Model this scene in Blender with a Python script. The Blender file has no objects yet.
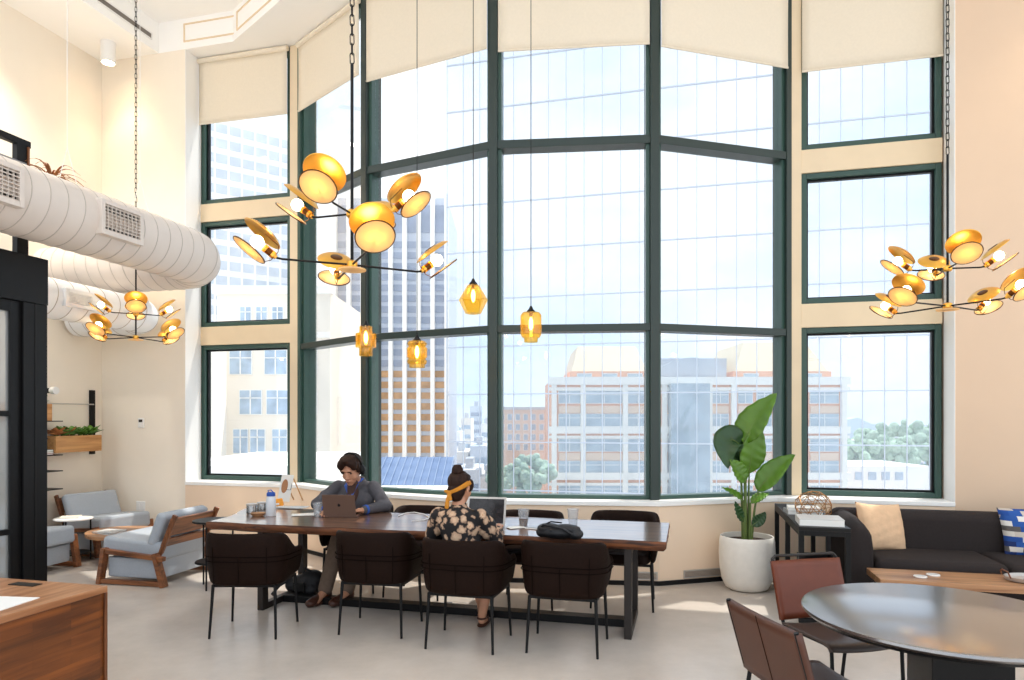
SKY,SUN,EXPO=1.0,3.6,0.72
import bpy, math, random
from mathutils import Vector, Matrix, Euler
random.seed(7)
R = math.radians
COL = bpy.context.scene.collection
PI = math.pi
CAM_H, F = 1.66, 682.7
def V(*a): return Vector(a if len(a) > 1 else a[0])
def rz(a): return Matrix.Rotation(a, 4, 'Z')
def rx(a): return Matrix.Rotation(a, 4, 'X')
def ry(a): return Matrix.Rotation(a, 4, 'Y')
def tr(*a): return Matrix.Translation(Vector(a))
# ---- the window wall runs obliquely: u along it (to the right), n into the room
ANG = R(14.35)
ROT = -ANG
UX, UY = math.cos(ANG), -math.sin(ANG)
NX, NY = -math.sin(ANG), -math.cos(ANG)
WO = (2.91, 7.1)
def W(u, n, z=0.0): return Vector((WO[0] + u*UX + n*NX, WO[1] + u*UY + n*NY, z))
TO = (-0.653, 5.897)          # centre of the long table
def T(u, v, z=0.0): return Vector((TO[0] + u*UX - v*NX, TO[1] + u*UY - v*NY, z))

# ---------------------------------------------------------------- mesh builder
class MB:
    def __init__(s, m=None): s.v=[]; s.f=[]; s.mi=[]; s.m=m or Matrix(); s.k=0
    def add(s, vs, fs):
        b=len(s.v); s.v += [s.m @ Vector(p) for p in vs]
        s.f += [tuple(b+i for i in f) for f in fs]; s.mi += [s.k]*len(fs); return s
    def box(s, c, d, M=None):
        x,y,z=d[0]/2,d[1]/2,d[2]/2; M=M or Matrix(); c=Vector(c)
        vs=[c+(M@Vector((a*x,b*y,e*z))) for e in (-1,1) for b in (-1,1) for a in (-1,1)]
        return s.add(vs,[(0,2,3,1),(4,5,7,6),(0,1,5,4),(1,3,7,5),(3,2,6,7),(2,0,4,6)])
    def b2(s, lo, hi):
        return s.box([(a+b)/2 for a,b in zip(lo,hi)],[abs(b-a) for a,b in zip(lo,hi)])
    def bar(s, a, b, w, h=None, up=(0,0,1)):
        a,b=Vector(a),Vector(b); h=h or w; d=b-a; L=d.length; y=d.normalized(); up=Vector(up)
        if abs(y.dot(up))>.99: up=Vector((1,0,0))
        x=y.cross(up).normalized(); z=x.cross(y)
        M=Matrix((x,y,z)).transposed().to_4x4()
        return s.box((a+b)/2,(w,L,h),M)
    def tube(s, pts, r, n=8, closed=False, cap=True):
        pts=[Vector(p) for p in pts]; m=len(pts); rs=r if isinstance(r,(list,tuple)) else [r]*m
        if closed: tg=[(pts[(i+1)%m]-pts[i-1]).normalized() for i in range(m)]
        else: tg=[(pts[min(i+1,m-1)]-pts[max(i-1,0)]).normalized() for i in range(m)]
        t=tg[0]; up=Vector((0,0,1)) if abs(t.z)<.9 else Vector((1,0,0))
        x=t.cross(up).normalized(); vs=[]; 
        for i in range(m):
            t=tg[i]; x=(x-t*x.dot(t)).normalized(); y=t.cross(x)
            for j in range(n):
                a=2*PI*j/n; vs.append(pts[i]+(x*math.cos(a)+y*math.sin(a))*rs[i])
        fs=[]
        for i in range(m if closed else m-1):
            i2=(i+1)%m
            for j in range(n):
                j2=(j+1)%n; fs.append((i*n+j,i*n+j2,i2*n+j2,i2*n+j))
        if cap and not closed:
            fs.append(tuple(range(n))[::-1]); fs.append(tuple((m-1)*n+j for j in range(n)))
        return s.add(vs,fs)
    def lathe(s, prof, n=28, M=None):
        M=M or Matrix(); vs=[]; fs=[]; m=len(prof)
        for (r,z) in prof:
            for j in range(n):
                a=2*PI*j/n; vs.append(M@Vector((r*math.cos(a),r*math.sin(a),z)))
        for i in range(m-1):
            for j in range(n):
                j2=(j+1)%n; fs.append((i*n+j,i*n+j2,(i+1)*n+j2,(i+1)*n+j))
        if prof[0][0]>1e-5: fs.append(tuple(range(n))[::-1])
        if prof[-1][0]>1e-5: fs.append(tuple((m-1)*n+j for j in range(n)))
        return s.add(vs,fs)
    def cyl(s, c, r, h, n=20, M=None, r2=None):
        M=(tr(*c)@(M or Matrix()))
        return s.lathe([(r,0),(r if r2 is None else r2,h)],n,M)
    def ring(s, prof, n=28, M=None):          # closed profile turned round z
        M=M or Matrix(); vs=[]; fs=[]; m=len(prof)
        for (r,z) in prof:
            for j in range(n):
                a=2*PI*j/n; vs.append(M@Vector((r*math.cos(a),r*math.sin(a),z)))
        for i in range(m):
            i2=(i+1)%m
            for j in range(n):
                j2=(j+1)%n; fs.append((i*n+j,i*n+j2,i2*n+j2,i2*n+j))
        return s.add(vs,fs)
    def prism(s, poly, z0, z1):
        n=len(poly); vs=[(p[0],p[1],z0) for p in poly]+[(p[0],p[1],z1) for p in poly]
        ar=sum(poly[i-1][0]*poly[i][1]-poly[i][0]*poly[i-1][1] for i in range(n))
        fs=[tuple(range(n))[::-1],tuple(range(n,2*n))]+[(i,(i+1)%n,n+(i+1)%n,n+i) for i in range(n)]
        if ar<0: fs=[f[::-1] for f in fs]
        return s.add(vs,fs)
    def ell(s, c, r, M=None, nu=16, nv=10):
        M=M or Matrix(); c=Vector(c); r=r if isinstance(r,(tuple,list)) else (r,r,r)
        vs=[c+M@Vector((0,0,-r[2]))]; fs=[]
        for i in range(1,nv):
            t=-PI/2+PI*i/nv
            for j in range(nu):
                a=2*PI*j/nu; vs.append(c+M@Vector((r[0]*math.cos(t)*math.cos(a),r[1]*math.cos(t)*math.sin(a),r[2]*math.sin(t))))
        vs.append(c+M@Vector((0,0,r[2]))); e=len(vs)-1
        for j in range(nu):
            j2=(j+1)%nu; fs.append((0,1+j2,1+j)); fs.append((e,1+(nv-2)*nu+j,1+(nv-2)*nu+j2))
            for i in range(nv-2): fs.append((1+i*nu+j,1+i*nu+j2,1+(i+1)*nu+j2,1+(i+1)*nu+j))
        return s.add(vs,fs)
    def grid(s, fn, nu, nv):
        vs=[fn(i/nu,j/nv) for i in range(nu+1) for j in range(nv+1)]; w=nv+1
        return s.add(vs,[(i*w+j,(i+1)*w+j,(i+1)*w+j+1,i*w+j+1) for i in range(nu) for j in range(nv)])
    def capsule(s, a, ra, b, rb, n=14):
        a,b=Vector(a),Vector(b); d=b-a; L=d.length; q=d.normalized().to_track_quat('Z','Y').to_matrix().to_4x4()
        pr=[]
        for i in range(0,6): t=-PI/2+PI/2*i/5; pr.append((max(ra*math.cos(t),0 if i==0 else 1e-4),ra*math.sin(t)))
        for i in range(0,6): t=PI/2*i/5; pr.append((max(rb*math.cos(t),0),L+rb*math.sin(t)))
        pr[0]=(1e-4,pr[0][1]); pr[-1]=(1e-4,pr[-1][1])
        return s.lathe(pr,n,Matrix.Translation(a)@q)
    def mesh(s, name):
        me=bpy.data.meshes.new(name); me.from_pydata(s.v,[],s.f); return me
    def build(s, name, mat, parent=None, smooth=35, bevel=0, seg=2, sub=0, solid=0, loc=None, rot=0):
        me=s.mesh(name); mats=mat if isinstance(mat,(list,tuple)) else [mat]
        for m in mats: me.materials.append(m)
        if len(mats)>1: me.polygons.foreach_set('material_index',s.mi)
        if smooth:
            me.polygons.foreach_set('use_smooth',[True]*len(me.polygons)); me.set_sharp_from_angle(angle=R(smooth))
        o=bpy.data.objects.new(name,me); COL.objects.link(o)
        if parent: o.parent=parent
        if solid: m=o.modifiers.new('s','SOLIDIFY'); m.thickness=solid; m.offset=0
        if bevel: m=o.modifiers.new('b','BEVEL'); m.width=bevel; m.segments=seg; m.limit_method='ANGLE'; m.angle_limit=R(40)
        if sub: m=o.modifiers.new('u','SUBSURF'); m.levels=sub; m.render_levels=sub
        if loc is not None: o.location=loc
        if rot: o.rotation_euler=(0,0,rot)
        return o
def smooth_solid(mb, name, mat, parent=None, voxel=.01, it=4, fac=.5):
    o=mb.build('tmp',mat,None,smooth=0)
    m=o.modifiers.new('r','REMESH'); m.mode='VOXEL'; m.voxel_size=voxel
    m=o.modifiers.new('s','SMOOTH'); m.factor=fac; m.iterations=it
    dg=bpy.context.evaluated_depsgraph_get(); dg.update()
    me=bpy.data.meshes.new_from_object(o.evaluated_get(dg)); bpy.data.objects.remove(o)
    me.name=name; me.materials.clear(); me.materials.append(mat)
    me.polygons.foreach_set('use_smooth',[True]*len(me.polygons))
    o=bpy.data.objects.new(name,me); COL.objects.link(o)
    if parent: o.parent=parent
    return o
def tag(o, label, cat, group=None, kind=None):
    o['label']=label; o['category']=cat
    if group: o['group']=group
    if kind: o['kind']=kind
    return o
def thing(name, label, cat, loc=(0,0,0), rot=0, group=None, kind=None):
    o=bpy.data.objects.new(name,None); o.empty_display_size=.1; COL.objects.link(o)
    o.location=loc; o.rotation_euler=(0,0,rot); return tag(o,label,cat,group,kind)
def dup(root, loc, rot, label, group=None):
    def cp(o,p):
        c=o.copy(); COL.objects.link(c)
        if p: c.parent=p
        for k in o.children: cp(k,c)
        return c
    r=cp(root,None); r.location=loc; r.rotation_euler=(0,0,rot); r['label']=label
    if group: r['group']=group
    return r
# ---------------------------------------------------------------- materials
def lin(c):
    o=[]
    for x in c[:3]:
        x=x/255; o.append(x/12.92 if x<=.04045 else ((x+.055)/1.055)**2.4)
    return (*o,1)
def mat(name, c, rough=.6, metal=0, var=0, vs=8, bump=0, bs=150, coat=0, spec=.5, stretch=None, emit=0, ec=None):
    m=bpy.data.materials.new(name); m.use_nodes=True; nt=m.node_tree; b=nt.nodes['Principled BSDF']
    b.inputs['Base Color'].default_value=lin(c); b.inputs['Roughness'].default_value=rough; b.inputs['Metallic'].default_value=metal
    b.inputs['Specular IOR Level'].default_value=spec
    if coat: b.inputs['Coat Weight'].default_value=coat; b.inputs['Coat Roughness'].default_value=.08
    if emit: b.inputs['Emission Color'].default_value=lin(ec or c); b.inputs['Emission Strength'].default_value=emit
    tc=nt.nodes.new('ShaderNodeTexCoord'); mp=nt.nodes.new('ShaderNodeMapping'); nt.links.new(tc.outputs['Object'],mp.inputs['Vector'])
    if stretch: mp.inputs['Scale'].default_value=stretch
    if var:
        n=nt.nodes.new('ShaderNodeTexNoise'); n.inputs['Scale'].default_value=vs; n.inputs['Detail'].default_value=4
        nt.links.new(mp.outputs[0],n.inputs['Vector'])
        r=nt.nodes.new('ShaderNodeValToRGB'); l=lin(c); e=r.color_ramp.elements
        e[0].position=.3; e[0].color=(*[x*(1-var) for x in l[:3]],1); e[1].position=.7; e[1].color=(*[min(1,x*(1+var*.7)) for x in l[:3]],1)
        nt.links.new(n.outputs[0],r.inputs[0]); nt.links.new(r.outputs[0],b.inputs['Base Color'])
    if bump:
        n2=nt.nodes.new('ShaderNodeTexNoise'); n2.inputs['Scale'].default_value=bs; nt.links.new(mp.outputs[0],n2.inputs['Vector'])
        bp=nt.nodes.new('ShaderNodeBump'); bp.inputs['Strength'].default_value=bump; bp.inputs['Distance'].default_value=.01
        nt.links.new(n2.outputs[0],bp.inputs['Height']); nt.links.new(bp.outputs[0],b.inputs['Normal'])
    return m
def wood(name, dark, light, rough=.4, axis=0, sc=1.0, coat=0, planks=0):
    m=bpy.data.materials.new(name); m.use_nodes=True; nt=m.node_tree; b=nt.nodes['Principled BSDF']; L=nt.links.new
    b.inputs['Roughness'].default_value=rough
    if coat: b.inputs['Coat Weight'].default_value=coat; b.inputs['Coat Roughness'].default_value=.15
    tc=nt.nodes.new('ShaderNodeTexCoord'); mp=nt.nodes.new('ShaderNodeMapping'); s=[14*sc]*3; s[axis]=1.1*sc
    mp.inputs['Scale'].default_value=s; L(tc.outputs['Object'],mp.inputs['Vector'])
    n=nt.nodes.new('ShaderNodeTexNoise'); n.inputs['Scale'].default_value=1.6; n.inputs['Detail'].default_value=7; n.inputs['Distortion'].default_value=.6
    L(mp.outputs[0],n.inputs['Vector']); r=nt.nodes.new('ShaderNodeValToRGB'); e=r.color_ramp.elements
    e[0].position=.32; e[0].color=lin(dark); e[1].position=.68; e[1].color=lin(light); L(n.outputs[0],r.inputs[0])
    out=r.outputs[0]
    if planks:
        mp2=nt.nodes.new('ShaderNodeMapping'); mp2.inputs['Rotation'].default_value=planks; L(tc.outputs['Object'],mp2.inputs['Vector'])
        bt=nt.nodes.new('ShaderNodeTexBrick'); bt.inputs['Scale'].default_value=1; bt.inputs['Brick Width'].default_value=.42; bt.inputs['Row Height'].default_value=.045
        bt.inputs['Mortar Size'].default_value=.0006; bt.inputs['Color1'].default_value=(.72,.72,.72,1); bt.inputs['Color2'].default_value=(1.15,1.12,1.1,1); bt.inputs['Mortar'].default_value=(.5,.5,.5,1)
        L(mp2.outputs[0],bt.inputs['Vector'])
        mx=nt.nodes.new('ShaderNodeMix'); mx.data_type='RGBA'; mx.blend_type='MULTIPLY'; mx.inputs[0].default_value=1
        L(out,mx.inputs[6]); L(bt.outputs[0],mx.inputs[7]); out=mx.outputs[2]
    L(out,b.inputs['Base Color'])
    bp=nt.nodes.new('ShaderNodeBump'); bp.inputs['Strength'].default_value=.08; bp.inputs['Distance'].default_value=.01; L(n.outputs[0],bp.inputs['Height']); L(bp.outputs[0],b.inputs['Normal'])
    return m
def glass(name, tint=(1,1,1), gl=.06, rough=0.0, white=0.0, wc=(255,255,255)):
    m=bpy.data.materials.new(name); m.use_nodes=True; nt=m.node_tree; L=nt.links.new
    for n in list(nt.nodes):
        if n.type!='OUTPUT_MATERIAL': nt.nodes.remove(n)
    o=nt.nodes['Material Output']; t=nt.nodes.new('ShaderNodeBsdfTransparent'); t.inputs[0].default_value=(*tint,1)
    g=nt.nodes.new('ShaderNodeBsdfGlossy'); g.inputs['Roughness'].default_value=rough
    lw=nt.nodes.new('ShaderNodeLayerWeight'); lw.inputs[0].default_value=.15
    mu=nt.nodes.new('ShaderNodeMath'); mu.operation='MULTIPLY_ADD'; mu.inputs[1].default_value=.35; mu.inputs[2].default_value=gl*.5
    L(lw.outputs['Fresnel'],mu.inputs[0]); mx=nt.nodes.new('ShaderNodeMixShader'); L(mu.outputs[0],mx.inputs[0]); L(t.outputs[0],mx.inputs[1]); L(g.outputs[0],mx.inputs[2])
    s=mx.outputs[0]
    if white:
        d=nt.nodes.new('ShaderNodeBsdfDiffuse'); d.inputs[0].default_value=lin(wc); tl=nt.nodes.new('ShaderNodeBsdfTranslucent'); tl.inputs[0].default_value=lin(wc)
        ad=nt.nodes.new('ShaderNodeMixShader'); ad.inputs[0].default_value=.5; L(d.outputs[0],ad.inputs[1]); L(tl.outputs[0],ad.inputs[2])
        m2=nt.nodes.new('ShaderNodeMixShader'); m2.inputs[0].default_value=white; L(s,m2.inputs[1]); L(ad.outputs[0],m2.inputs[2]); s=m2.outputs[0]
    L(s,o.inputs[0]); return m
def emis(name, c, st):
    m=bpy.data.materials.new(name); m.use_nodes=True; nt=m.node_tree
    b=nt.nodes['Principled BSDF']; b.inputs['Base Color'].default_value=lin(c); b.inputs['Emission Color'].default_value=lin(c); b.inputs['Emission Strength'].default_value=st
    return m
WALL=mat('wall_paint',(244,233,216),.75,var=.015,vs=3,bump=.03,bs=60)
WALLR=mat('wall_paint_warm_light',(220,192,164),.75,var=.015,vs=3,bump=.03,bs=60)  # cream wall with the warm lamp light put into its colour
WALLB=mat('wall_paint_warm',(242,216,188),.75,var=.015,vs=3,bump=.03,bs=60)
CEIL=mat('ceiling_paint',(253,251,247),.8,var=.01,vs=2)
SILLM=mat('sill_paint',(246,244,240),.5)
POSTM=mat('post_paint',(232,210,176),.6,var=.03,vs=4)
GREEN=mat('green_frame_paint',(48,77,68),.35,var=.05,vs=6)
DGREEN=mat('shaded_green_paint',(38,52,47),.35,var=.04,vs=6)  # frame green darkened to paint shade on the room-facing sides
PANE=glass('window_glass',(.985,.995,1.0),.05)
BLIND=mat('roller_blind_cloth',(232,219,197),.85,var=.02,vs=40,bump=.05,bs=400)
BLK=mat('black_steel',(15,15,16),.45,0,var=.1,vs=10,spec=.25)
BLKW=mat('black_wood',(20,18,17),.5,var=.15,vs=12,spec=.3)
DBROWN=mat('dark_bronze_steel',(40,33,29),.45,.2,var=.1,vs=10)
GOLD=mat('brass',(240,184,84),.3,1,var=.06,vs=20)
BRONZE=mat('dark_brass',(96,62,34),.35,1)
BULB=emis('lit_bulb',(255,226,178),13)
FILA=emis('lit_filament',(255,214,140),16)
DUCTM=mat('painted_duct',(220,209,199),.45,var=.03,vs=5)
DUCTW=mat('white_duct',(240,240,240),.45,var=.02,vs=5)
GRIL=mat('grille_dark',(58,52,48),.6)
WHITE=mat('white_plastic',(240,238,234),.4)
TUB=mat('brown_leatherette',(31,19,14),.55,var=.12,vs=60,bump=.25,bs=500,spec=.07)
TUBSEAM=mat('brown_seam',(20,12,9),.8,spec=.05)
SOFAM=mat('charcoal_upholstery',(50,44,43),.85,var=.1,vs=90,bump=.25,bs=600,spec=.2)
GREYF=mat('blue_grey_upholstery',(170,176,183),.9,var=.06,vs=90,bump=.2,bs=500,spec=.15)
WALNUT=wood('walnut',(84,46,24),(150,92,52),.42,0,1.2)
WALNUTY=wood('walnut_upright',(84,46,24),(150,92,52),.42,2,1.2)
WALNUTB=wood('walnut_boards',(84,46,24),(150,92,52),.42,1,1.2)
SLAB=wood('live_edge_walnut',(84,55,39),(140,100,74),.3,0,.7,coat=1)
BARK=wood('live_edge_rim',(52,26,14),(132,76,40),.6,0,1.6)
OAK=wood('planter_oak',(176,120,66),(214,160,100),.5,0,1.2)
COFFEE=wood('coffee_table_wood',(138,94,62),(196,148,106),.35,0,1.0)
DESKF=wood('desk_front_wood',(90,46,14),(134,74,26),.4,0,1.0,planks=(R(90),0,0))
DESKT=wood('desk_top_wood',(150,98,62),(190,138,98),.35,0,1.0)
RTOP=mat('grey_lacquer_top',(74,63,58),.3,var=.08,vs=3,coat=1)
LEATH=mat('tan_leather',(106,46,20),.45,var=.1,vs=12,bump=.1,bs=300)
LEATHD=mat('brown_leather',(80,43,26),.45,var=.1,vs=12,bump=.1,bs=300)
SEATL=mat('dark_saddle_leather',(70,56,50),.4,var=.08,vs=12,bump=.1,bs=300)
CERAM=mat('white_ceramic_pot',(232,226,216),.6,var=.04,vs=18,bump=.05,bs=90)
SOIL=mat('soil',(62,42,30),.95,var=.3,vs=60,bump=.6,bs=90)
LEAFM=mat('green_leaf',(82,122,24),.38,var=.2,vs=6)
LEAFD=mat('dark_green_leaf',(40,74,34),.38,var=.2,vs=6)
STEMM=mat('leaf_stalk',(92,112,50),.5,var=.2,vs=6)
DRYL=mat('russet_leaf',(176,112,62),.6,var=.25,vs=10)
HERB=mat('succulent_leaf',(92,138,58),.55,var=.3,vs=20)
SKIN=mat('skin',(196,142,112),.5,var=.06,vs=14)
HAIR=mat('dark_brown_hair',(44,25,16),.6,spec=.2,var=.35,vs=70,bump=.4,bs=160,stretch=(1,1,.25))
JACK=mat('grey_fleece',(92,90,94),.95,var=.1,vs=80,bump=.3,bs=400,spec=.1)
BLUEP=mat('blue_trim',(38,82,168),.6)
SHIRT=mat('brown_shirt',(78,54,46),.9)
KHAKI=mat('taupe_trousers',(112,94,80),.9,var=.1,vs=40,bump=.2,bs=300)
SHOEB=mat('brown_shoe_leather',(70,38,26),.4)
MUST=mat('mustard_cloth',(198,128,32),.85,var=.15,vs=40,bump=.2,bs=200)
ALU=mat('silver_aluminium',(196,190,184),.35,.6)
SPACEG=mat('brown_reflection_aluminium',(112,86,72),.34,.45)  # grey metal with a brown reflection mixed into its colour
SCREEN=mat('dim_screen',(34,32,36),.2,var=.8,vs=18)
CLEARP=glass('clear_plastic',(.93,.95,.97),.16,.05,white=.12)
PAPER=mat('white_paper',(240,238,232),.8)
BOOKC=mat('pale_book_cover',(206,204,200),.5)
COFF=mat('coffee_liquid',(92,52,26),.3)
FROST=glass('frosted_glass',(.9,.92,.93),.06,.1,white=.35,wc=(205,208,208))
AMBER=glass('amber_glass',(1.0,.89,.50),.14,.03,white=.10,wc=(255,200,70))
SHADEP=bpy.data.materials.new('pale_shade'); SHADEP.use_nodes=True
def _shade(m,c,mixw):
    nt=m.node_tree; L=nt.links.new
    b=nt.nodes['Principled BSDF']; b.inputs['Base Color'].default_value=lin(c); b.inputs['Roughness'].default_value=.5
    t=nt.nodes.new('ShaderNodeBsdfTranslucent'); t.inputs[0].default_value=lin(c); mx=nt.nodes.new('ShaderNodeMixShader'); mx.inputs[0].default_value=mixw
    L(b.outputs[0],mx.inputs[1]); L(t.outputs[0],mx.inputs[2]); L(mx.outputs[0],nt.nodes['Material Output'].inputs[0])
_shade(SHADEP,(255,224,170),.55)
SHADEA=bpy.data.materials.new('amber_shade'); SHADEA.use_nodes=True; _shade(SHADEA,(232,160,44),.35)
for _m,_r,_i in ((SLAB,.12,2.9),(RTOP,.2,3.0)):
    _b=_m.node_tree.nodes['Principled BSDF']; _b.inputs['Coat Roughness'].default_value=_r; _b.inputs['Coat IOR'].default_value=_i
# floor: polished pale concrete
FLOORM=mat('polished_concrete',(206,198,190),.26,var=.05,vs=1.3,bump=.02,bs=30)
_nt=FLOORM.node_tree; _n=_nt.nodes.new('ShaderNodeTexNoise'); _n.inputs['Scale'].default_value=.9; _n.inputs['Detail'].default_value=9; _n.inputs['Roughness'].default_value=.7
_r=_nt.nodes.new('ShaderNodeValToRGB'); _r.color_ramp.elements[0].position=.3; _r.color_ramp.elements[0].color=lin((192,181,170)); _r.color_ramp.elements[1].position=.72; _r.color_ramp.elements[1].color=lin((218,207,196))
_tc=_nt.nodes.new('ShaderNodeTexCoord'); _nt.links.new(_tc.outputs['Object'],_n.inputs['Vector']); _nt.links.new(_n.outputs[0],_r.inputs[0]); _nt.links.new(_r.outputs[0],_nt.nodes['Principled BSDF'].inputs['Base Color'])
# floral blouse
FLORAL=mat('floral_cloth',(20,16,18),.85)
_nt=FLORAL.node_tree; L_=_nt.links.new; _tc=_nt.nodes.new('ShaderNodeTexCoord')
_nz=_nt.nodes.new('ShaderNodeTexNoise'); _nz.inputs['Scale'].default_value=38; _nz.inputs['Detail'].default_value=3; L_(_tc.outputs['Object'],_nz.inputs['Vector'])
_ad=_nt.nodes.new('ShaderNodeVectorMath'); _ad.operation='SCALE'; _ad.inputs['Scale'].default_value=.05; L_(_nz.outputs['Color'],_ad.inputs[0])
_a2=_nt.nodes.new('ShaderNodeVectorMath'); L_(_tc.outputs['Object'],_a2.inputs[0]); L_(_ad.outputs[0],_a2.inputs[1])
_vo=_nt.nodes.new('ShaderNodeTexVoronoi'); _vo.inputs['Scale'].default_value=15.5; L_(_a2.outputs[0],_vo.inputs['Vector'])
_rp=_nt.nodes.new('ShaderNodeValToRGB'); e=_rp.color_ramp.elements; e[0].position=.0; e[0].color=lin((176,112,60)); e[1].position=.56; e[1].color=lin((20,16,18))
x=e.new(.14); x.color=lin((206,176,146)); x=e.new(.40); x.color=lin((176,142,116)); x=e.new(.50); x.color=lin((40,32,30))
L_(_vo.outputs['Distance'],_rp.inputs[0]); L_(_rp.outputs[0],_nt.nodes['Principled BSDF'].inputs['Base Color'])
def patch_cloth(name, cols, w, h, rough=.85):
    m=mat(name,cols[0],rough); nt=m.node_tree; L=nt.links.new; tc=nt.nodes.new('ShaderNodeTexCoord'); mp=nt.nodes.new('ShaderNodeMapping'); mp.inputs['Rotation'].default_value=(R(90),0,0); L(tc.outputs['Object'],mp.inputs['Vector'])
    b=nt.nodes.new('ShaderNodeTexBrick'); b.inputs['Scale'].default_value=1; b.inputs['Brick Width'].default_value=w; b.inputs['Row Height'].default_value=h; b.inputs['Mortar Size'].default_value=0
    b.inputs['Color1'].default_value=(0,0,0,1); b.inputs['Color2'].default_value=(1,1,1,1); b.inputs['Bias'].default_value=0; L(mp.outputs[0],b.inputs['Vector'])
    r=nt.nodes.new('ShaderNodeValToRGB'); r.color_ramp.interpolation='CONSTANT'; e=r.color_ramp.elements
    for i,c in enumerate(cols):
        p=i/len(cols)
        if i<2: e[i].position=p; e[i].color=lin(c)
        else: k=e.new(p); k.color=lin(c)
    L(b.outputs[0],r.inputs[0]); L(r.outputs[0],nt.nodes['Principled BSDF'].inputs['Base Color']); return m
BLUEC=patch_cloth('blue_patchwork_cloth',[(232,228,220),(28,74,150),(58,60,70),(200,190,178),(36,84,160),(90,86,84),(24,48,104),(214,208,198)],.085,.045)
TANC=mat('cream_cushion_cloth',(226,188,150),.9,var=.08,vs=14,bump=.35,bs=22)
TANB=mat('rust_cushion_back',(150,86,44),.9)
# ================================================================ THE ROOM
def struct(o, label, cat): return tag(o,label,cat,kind='structure')
BP=[(-5.904,-.296),(-4.623,.43),(-2.997,.783),(-1.381,.529),(.0025,-.296)]
def offset(pl,d):
    out=[]; n=len(pl)
    dirs=[(Vector(pl[i+1])-Vector(pl[i])).normalized() for i in range(n-1)]
    for i in range(n):
        if i==0: dd=dirs[0]; out.append((pl[0][0]-dd.y*d,pl[0][1]+dd.x*d)); continue
        if i==n-1: dd=dirs[-1]; out.append((pl[i][0]-dd.y*d,pl[i][1]+dd.x*d)); continue
        a,b=dirs[i-1],dirs[i]; na=Vector((-a.y,a.x)); nb=Vector((-b.y,b.x)); m=(na+nb).normalized(); k=d/m.dot(na)
        out.append((pl[i][0]+m.x*k,pl[i][1]+m.y*k))
    return out
def at_n0(a,b,n0=0.0):
    t=(n0-a[1])/(b[1]-a[1]); return (a[0]+(b[0]-a[0])*t,n0)
def bayline(d,n0=0.0):
    o=offset(BP,d); o[0]=at_n0(o[0],o[1],n0); o[-1]=at_n0(o[-2],o[-1],n0); return o
def wpoly(pl): return [tuple(W(*p).xy) for p in pl]
UL,UR=-8.75,5.2        # left wall corner, right end of the modelled wall
WL0,WR1=-7.42,1.504    # window niche, left and right
HEAD,CEILZ=6.49,6.89
b=MB().prism(wpoly([(UL-.2,-.5),(UR,-.5),(UR,15),(UL-.2,15)]),-.2,0)
struct(b.build('floor',FLOORM,smooth=0),'pale polished concrete floor of the whole room','floor')
b=MB().prism(wpoly([(UL-.25,-.45),(UL,-.45),(UL,3.3),(UL-.25,3.3)]),0,CEILZ)
struct(b.build('wall_left',WALL,smooth=0),'cream wall at left behind the black steel partition and shelves','wall')
b=MB().prism(wpoly([(UL,-.45),(WL0,-.45),(WL0,0),(UL,0)]),0,HEAD)
struct(b.build('wall_back',WALL,smooth=0),'cream wall strip between left corner and tall narrow window','wall')
b=MB().prism(wpoly([(WR1,-.45),(UR,-.45),(UR,0),(WR1,0)]),0,HEAD+.5)
struct(b.build('wall_right',WALLR,smooth=0),'cream wall tinted for warm lamp light, right of the windows behind the sofa','wall')
# low wall under all the windows, following the bay
inner=[(WL0,0)]+bayline(.17)+[(WR1,0)]
outer=[(WR1,-.45)]+[(BP[4][0]+.02,-.45)]+[(p[0],p[1]-.12) for p in BP[::-1]]+[(BP[0][0]-.02,-.45),(WL0,-.45)]
b=MB().prism(wpoly(inner+outer),0,.785)
struct(b.build('wall_bay',WALLB,smooth=0),'low cream wall below the faceted bay windows','wall')
si=[(WL0,.012)]+bayline(.19,.012)+[(WR1,.012)]
b=MB().prism(wpoly(si+outer),.785,.83)
struct(b.build('trim_1',SILLM,smooth=0,bevel=.006),'white window sill ledge running along the bay','sill')
# header with soffit
hl=bayline(.65)
hi=[(UL+.9,0),(hl[0][0],0)]+hl[1:-1]+[(hl[-1][0],0),(UR,0)]
ho=[(UR,-.45)]+[(BP[4][0]+.02,-.5)]+[(p[0],p[1]-.25) for p in BP[::-1]]+[(BP[0][0]-.02,-.5),(UL+.9,-.45)]
b=MB().prism(wpoly(hi+ho),HEAD,CEILZ+.3)
struct(b.build('wall_header',CEIL,smooth=0),'cream header band above the windows stepping along the bay','wall')
b=MB().prism(wpoly([(UL-.2,-.45),(UL+.915,-.45),(UL+.915,3.4),(UL-.2,3.4)]),HEAD,CEILZ+.3)
struct(b.build('ceiling_lower',CEIL,smooth=0),'lower white ceiling strip along left wall with slot diffuser','ceiling')
b=MB().prism(wpoly([(UL+.9,-.4),(UR,-.4),(UR,5.0),(UL+.9,5.0)]),CEILZ,CEILZ+.2)
struct(b.build('ceiling',CEIL,smooth=0),'raised white ceiling over the windows','ceiling')
# toe kick along the bay wall
bi=[(WL0,.012)]+bayline(.182,.012)+[(UR,.012)]
bo=[(UR,-.01)]+bayline(.16,-.01)[::-1]+[(WL0,-.01)]
b=MB().prism(wpoly(bi+bo),0,.045)
struct(b.build('baseboard_bay',BLK,smooth=0),'black baseboard along the foot of the bay wall','baseboard')

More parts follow.
